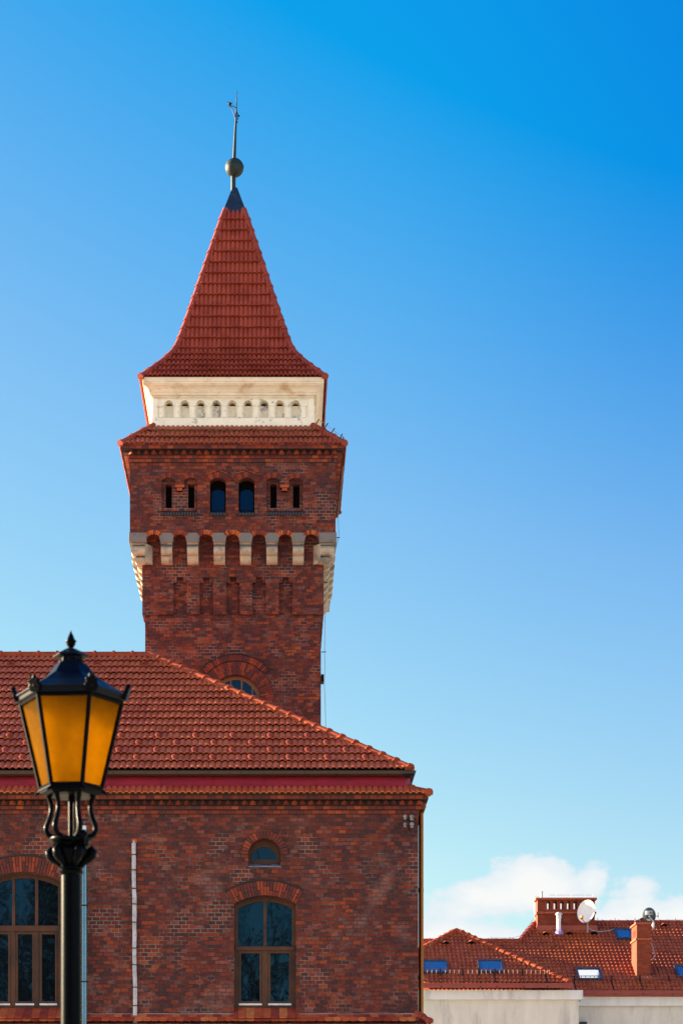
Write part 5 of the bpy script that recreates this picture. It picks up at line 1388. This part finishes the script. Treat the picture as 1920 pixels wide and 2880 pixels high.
mb = MB(); q0 = P(1651, 2600, yk - .6); mb.tube([q0, P(1655, 2612, yk - .5), P(1665, 2618, yk - .4), P(1685, 2621, yk - .3), P(1712, 2619, yk - .2), P(1731, 2614, yk)], .022, 6); part(mb, 'dish_cable', M['cable'], root)
y2 = yr_ - .7; c = P(1825, 2576, y2)
root, A, U, W = dish('satellite_dish', 'slate grey satellite dish seen from behind, above the slim chimney', c, .325, .40, Vector((.25, .80, .30)), M['dish_back'], None)
Bk = -A
def on_back(u, w_): return c + U * u + W * w_ + Bk * (.10 * (1 - (u / .325) ** 2 - (w_ / .40) ** 2) + .018)
def patch(u0, u1, w0, w1, lift=0.0):
    m_ = MB(); n_ = 6; vs_ = [on_back(u0 + (u1 - u0) * i / n_, w0 + (w1 - w0) * j / n_) + Bk * lift for i in range(n_ + 1) for j in range(n_ + 1)]
    m_.add(vs_, [(i * 7 + j, i * 7 + j + 1, (i + 1) * 7 + j + 1, (i + 1) * 7 + j) for i in range(n_) for j in range(n_)]); return m_
part(patch(-.19, .17, .06, .25), 'sticker', M['sticker'], root)
part(patch(.03, .15, .09, .22, .004), 'sticker_emblem', M['sticker_blue'], root)
part(patch(-.13, .06, -.26, -.13), 'sticker', M['sticker'], root)
mb = MB(); mb.tube([c + Vector((.20, .02, -.30)), c + Vector((.20, .05, -.95))], .06, 10); mb.tube([c - A * .10, c + Vector((.2, .02, -.28))], .04, 8); part(mb, 'mount', M['zincw'], root)
mb = MB(); part(crumple(c + Vector((.20, .05, -1.02)), .17, 8), 'flashing', M['lilac'], root)
mb = MB(); mb.tube([c + Vector((.45, .1, -.12)), c + Vector((.45, .1, .16))], .018, 5); mb.tube([c + Vector((.2, .1, -.05)), c + Vector((.48, .1, 0))], .014, 5); part(mb, 'antenna', M['iron'], root)

# ==================================================================================================================
#  STREET LAMP
# ==================================================================================================================
YL = 12.0; LX = XA(199.5, YL)
lamp = thing('street_lamp', 'tall black cast iron street lamp with a six-sided amber glass lantern', 'street lamp', (LX, YL, 0))
def lz(py, d=0.0): return ZA(py, YL - d)
HA = R(-3.7)                                      # the lantern is turned a little
def hexp(r, z, n=6): return [(LX + r * math.cos(HA + PI * 2 * j / 6), YL + r * math.sin(HA + PI * 2 * j / 6), z) for j in range(6)]
RT, RB = .277, .168; zT, zBt = lz(1951, .24), lz(2204, .145)
# post
mb = MB(); zs_ = lz(2459)
mb.lathe([(.16, 0), (.16, .10), (.14, .14), (.12, .45), (.13, .50), (.10, .56), (.072, .9), (.080, .93), (.072, .96), (.058, 1.2), (.0545, zs_ - .2), (.0545, zs_)], LX, YL, 32)
POST = part(mb, 'post', M['lamp'], lamp, 50)
# capital: mouldings, leaf volutes
mb = MB()
mb.lathe([(.0545, zs_ - .01), (.066, zs_ + .002), (.070, zs_ + .012), (.060, zs_ + .020), (.067, zs_ + .030), (.060, zs_ + .040), (.054, zs_ + .05), (.056, lz(2428)), (.075, lz(2418)), (.098, lz(2405)), (.100, lz(2394)), (.082, lz(2386)), (.098, lz(2381)), (.104, lz(2377)), (.090, lz(2373)), (.112, lz(2369)), (.118, lz(2365)), (.116, lz(2360)), (.07, lz(2358))], LX, YL, 32)
CAPT = part(mb, 'capital', M['lamp'], lamp, 50)
for j in range(6):
    a = HA + 2 * PI * (j + .0) / 6; dx, dy = math.cos(a), math.sin(a); mb = MB()
    pts = [(.055, 2440, .012), (.066, 2428, .020), (.092, 2418, .027), (.112, 2408, .028), (.120, 2397, .024), (.108, 2388, .018), (.096, 2392, .013), (.100, 2398, .009)]
    mb.tube([(LX + dx * r_, YL + dy * r_, lz(py)) for r_, py, _ in pts], [w_ for _, _, w_ in pts], 8); part(mb, 'leaf', M['lamp'], CAPT, 60)
# four curved lyre arms and a centre rod
for j in (0, 3, 4, 5):
    a = HA + 2 * PI * j / 6; dx, dy = math.cos(a), math.sin(a); mb = MB()
    pts = [(.126, 2236), (.118, 2248), (.108, 2264), (.107, 2282), (.118, 2304), (.134, 2324), (.136, 2338), (.122, 2350), (.080, 2360)]
    mb.tube([(LX + dx * r_, YL + dy * r_, lz(py)) for r_, py in pts], [.015, .014, .0130, .0130, .014, .015, .0155, .016, .017], 10); part(mb, 'cage_arm', M['lamp'], lamp, 60)
mb = MB(); mb.tube([(LX, YL, lz(2362)), (LX, YL, lz(2230))], .0145, 12); mb.tube([(LX + .02, YL - .02, lz(2362)), (LX + .02, YL - .02, lz(2230))], .006, 8); part(mb, 'centre_rod', M['lamp'], lamp, 60)
mb = MB(); kb = P(234, 2347, YL - .10); mb.ball(kb, .024); mb.tube([kb + Vector((-.02, 0, -.015)), kb + Vector((-.06, .0, -.035))], .009, 8); mb.tube([kb, kb + Vector((0, .03, -.05))], .012, 8); part(mb, 'knob', M['lamp'], CAPT, 60)
# base plate of the lantern with leaf points
mb = MB()
mb.lathe([(.10, lz(2243)), (.150, lz(2240)), (.168, lz(2232)), (.186, lz(2230)), (.188, lz(2226)), (.172, lz(2222)), (RB + .010, zBt - .03), (RB + .010, zBt - .004), (RB - .02, zBt)], LX, YL, 6, HA)
BP = part(mb, 'lantern_base', M['lamp'], lamp, bevel=.003)
for j in range(6):
    a = HA + 2 * PI * j / 6; dx, dy = math.cos(a), math.sin(a); mb = MB()
    mb.tube([(LX + dx * .165, YL + dy * .165, lz(2228)), (LX + dx * .186, YL + dy * .186, lz(2232)), (LX + dx * .200, YL + dy * .200, lz(2239))], [.012, .010, .003], 6); part(mb, 'leaf_point', M['lamp'], BP, 60)
# glass panes and glazing bars
for j in range(6):
    a0, a1 = HA + 2 * PI * j / 6, HA + 2 * PI * (j + 1) / 6
    c0 = [Vector((LX + RT * math.cos(a), YL + RT * math.sin(a), zT)) for a in (a0, a1)]; c1 = [Vector((LX + RB * math.cos(a), YL + RB * math.sin(a), zBt)) for a in (a0, a1)]
    nn = (c0[1] - c0[0]).cross(c1[0] - c0[0]).normalized(); mid = (c0[0] + c1[1]) / 2 - Vector((LX, YL, (zT + zBt) / 2))
    if nn.dot(mid) < 0: nn = -nn
    mb = MB(); q = [c1[0], c1[1], c0[1], c0[0]]
    mb.add([p - nn * .006 for p in q], [(0, 1, 2, 3)]); part(mb, 'glass_pane', M['amber'], lamp)
    mb = MB(); mb.tube([c1[0], c0[0]], .0125, 6); part(mb, 'glazing_bar', M['lamp'], lamp)
for (r_, z_, w_) in ((RB, zBt, .011), (RT, zT, .012)):
    mb = MB(); hp = hexp(r_, z_); mb.tube(hp + [hp[0]], w_, 6)
    part(mb, 'glazing_rail', M['lamp'], lamp)
# lantern roof
ze = lz(1925, .26)
mb = MB(); mb.lathe([(RT + .002, zT + .004), (.300, zT + .012), (.304, zT + .030), (.316, zT + .034), (.318, ze - .004), (.300, ze + .004), (.215, ze + .052), (.130, ze + .108), (.085, lz(1868)), (.070, lz(1866))], LX, YL, 6, HA)
LR = part(mb, 'lantern_roof', M['lamp_roof'], lamp, bevel=.002)
mb = MB(); mb.lathe([(.072, lz(1870)), (.070, lz(1866)), (.064, lz(1855)), (.066, lz(1852)), (.098, lz(1849)), (.100, lz(1846)), (.060, lz(1834)), (.030, lz(1826)), (.014, lz(1823))], LX, YL, 6, HA)
VH = part(mb, 'vent_head', M['lamp_roof'], lamp, bevel=.0015)
mb = MB()
for j in range(6):
    a = HA + PI / 6 + 2 * PI * j / 6; c_ = Vector((LX + math.cos(a) * .0585, YL + math.sin(a) * .0585, lz(1860))); mb.ball(c_, .009, .009, .007, 8, 6)
part(mb, 'vent_hole', M['black'], VH)
mb = MB(); mb.lathe([(.012, lz(1826)), (.012, lz(1822)), (.018, lz(1819)), (.025, lz(1812)), (.026, lz(1806)), (.030, lz(1804.5)), (.030, lz(1802.5)), (.021, lz(1799)), (.014, lz(1789)), (.006, lz(1780)), (.001, lz(1774))], LX, YL, 20)
part(mb, 'finial', M['lamp'], lamp, 50)
for j in range(6):                                # palmette on each eave corner
    a = HA + 2 * PI * j / 6; dx, dy = math.cos(a), math.sin(a); tx, ty = -dy, dx; mb = MB()
    o = [(-.030, -.036), (.030, -.036), (.040, .0), (.028, .018), (.034, .040), (.016, .040), (.010, .062), (-.004, .050), (-.018, .066), (-.022, .040), (-.038, .034), (-.030, .014), (-.040, .0)]
    b0 = Vector((LX + dx * .302, YL + dy * .302, ze - .002)); lean = Vector((dx * .28, dy * .28, .86)); tn = Vector((tx, ty, 0)); ot = Vector((dx, dy, -.4)).normalized()
    fr_ = [b0 + tn * p + lean * q + ot * .012 for p, q in o]; bk2 = [b0 + tn * p + lean * q - ot * .012 for p, q in o]; n = len(o)
    mb.add(fr_ + bk2, [tuple(range(n)), tuple(range(2 * n - 1, n - 1, -1))] + [(i, i + n, (i + 1) % n + n, (i + 1) % n) for i in range(n)])
    part(mb, 'corner_ornament', M['lamp'], LR, bevel=.005)
# burner head inside the lantern
mb = MB(); mb.lathe([(.02, zT - .10), (.06, zT - .095), (.12, zT - .06), (.17, zT - .02), (.24, zT + .0)], LX, YL, 20); part(mb, 'burner', M['lamp'], lamp, 50)

# ------------------------------------------------------------------ bare trees behind the viewer, mirrored in the window panes
tr = MB(); rgt = random.Random(77)
def branch(p, d_, l, r_, depth):
    q = p + d_ * l * .5 + Vector((rgt.uniform(-.1, .1), rgt.uniform(-.1, .1), .05)) * l * .5; e = q + (d_ + Vector((rgt.uniform(-.2, .2), rgt.uniform(-.2, .2), .1))).normalized() * l * .5
    tr.tube([p, q, e], [r_, r_ * .8, r_ * .62], 5 if depth > 2 else 3, False)
    if depth == 0: return
    for i in range(rgt.choice((2, 3, 3)) if depth < 6 else 3):
        nd = (d_ + Vector((rgt.gauss(0, .55), rgt.gauss(0, .55), rgt.gauss(.10, .35)))).normalized()
        branch(q if i == 2 else e, nd, l * rgt.uniform(.62, .84), r_ * .58, depth - 1)
for (x, y, h, dp) in ((-1.7, -13, 5.6, 5), (.9, -19, 6.2, 5), (4.6, -15, 6.0, 4), (-4.6, -26, 7.0, 5), (-10.4, -13, 5.2, 6), (-12.6, -17, 6.0, 6), (-8.2, -20, 6.4, 5)):
    branch(Vector((x, y, 0)), Vector((rgt.uniform(-.08, .08), 0, 1)), h, .42, dp)
ev = MB(); rge = random.Random(5)
for (x, y, h, r_) in ((-10.2, -13, 19, 3.0), (-13.6, -15, 21, 3.2), (-7.6, -24, 22, 3.2)):
    ev.tube([(x, y, 0), (x, y, h)], [.28, .03], 6)
    for _ in range(5200):
        t = rge.random() ** .8; z = 1.5 + (h - 1.5) * t; q = r_ * (1 - t * .85) * math.sqrt(rge.random()); a = rge.uniform(0, 2 * PI); c = Vector((x + q * math.cos(a), y + q * math.sin(a), z))
        u = Vector((rge.gauss(0, 1), rge.gauss(0, 1), rge.gauss(-.5, .5))).normalized() * rge.uniform(.18, .42); w_ = Vector((rge.gauss(0, 1), rge.gauss(0, 1), rge.gauss(0, 1))).normalized() * .09
        ev.add([c, c + u + w_, c + u - w_], [(0, 1, 2)])
eo = ev.build('evergreen_trees', M['needle']); eo['kind'] = 'stuff'; eo['label'] = 'dark evergreen trees facing the brick building, mirrored in its left window'
to = tr.build('bare_trees', M['bark']); to['kind'] = 'stuff'; to['label'] = 'bare winter trees facing the brick building, mirrored in its window panes'
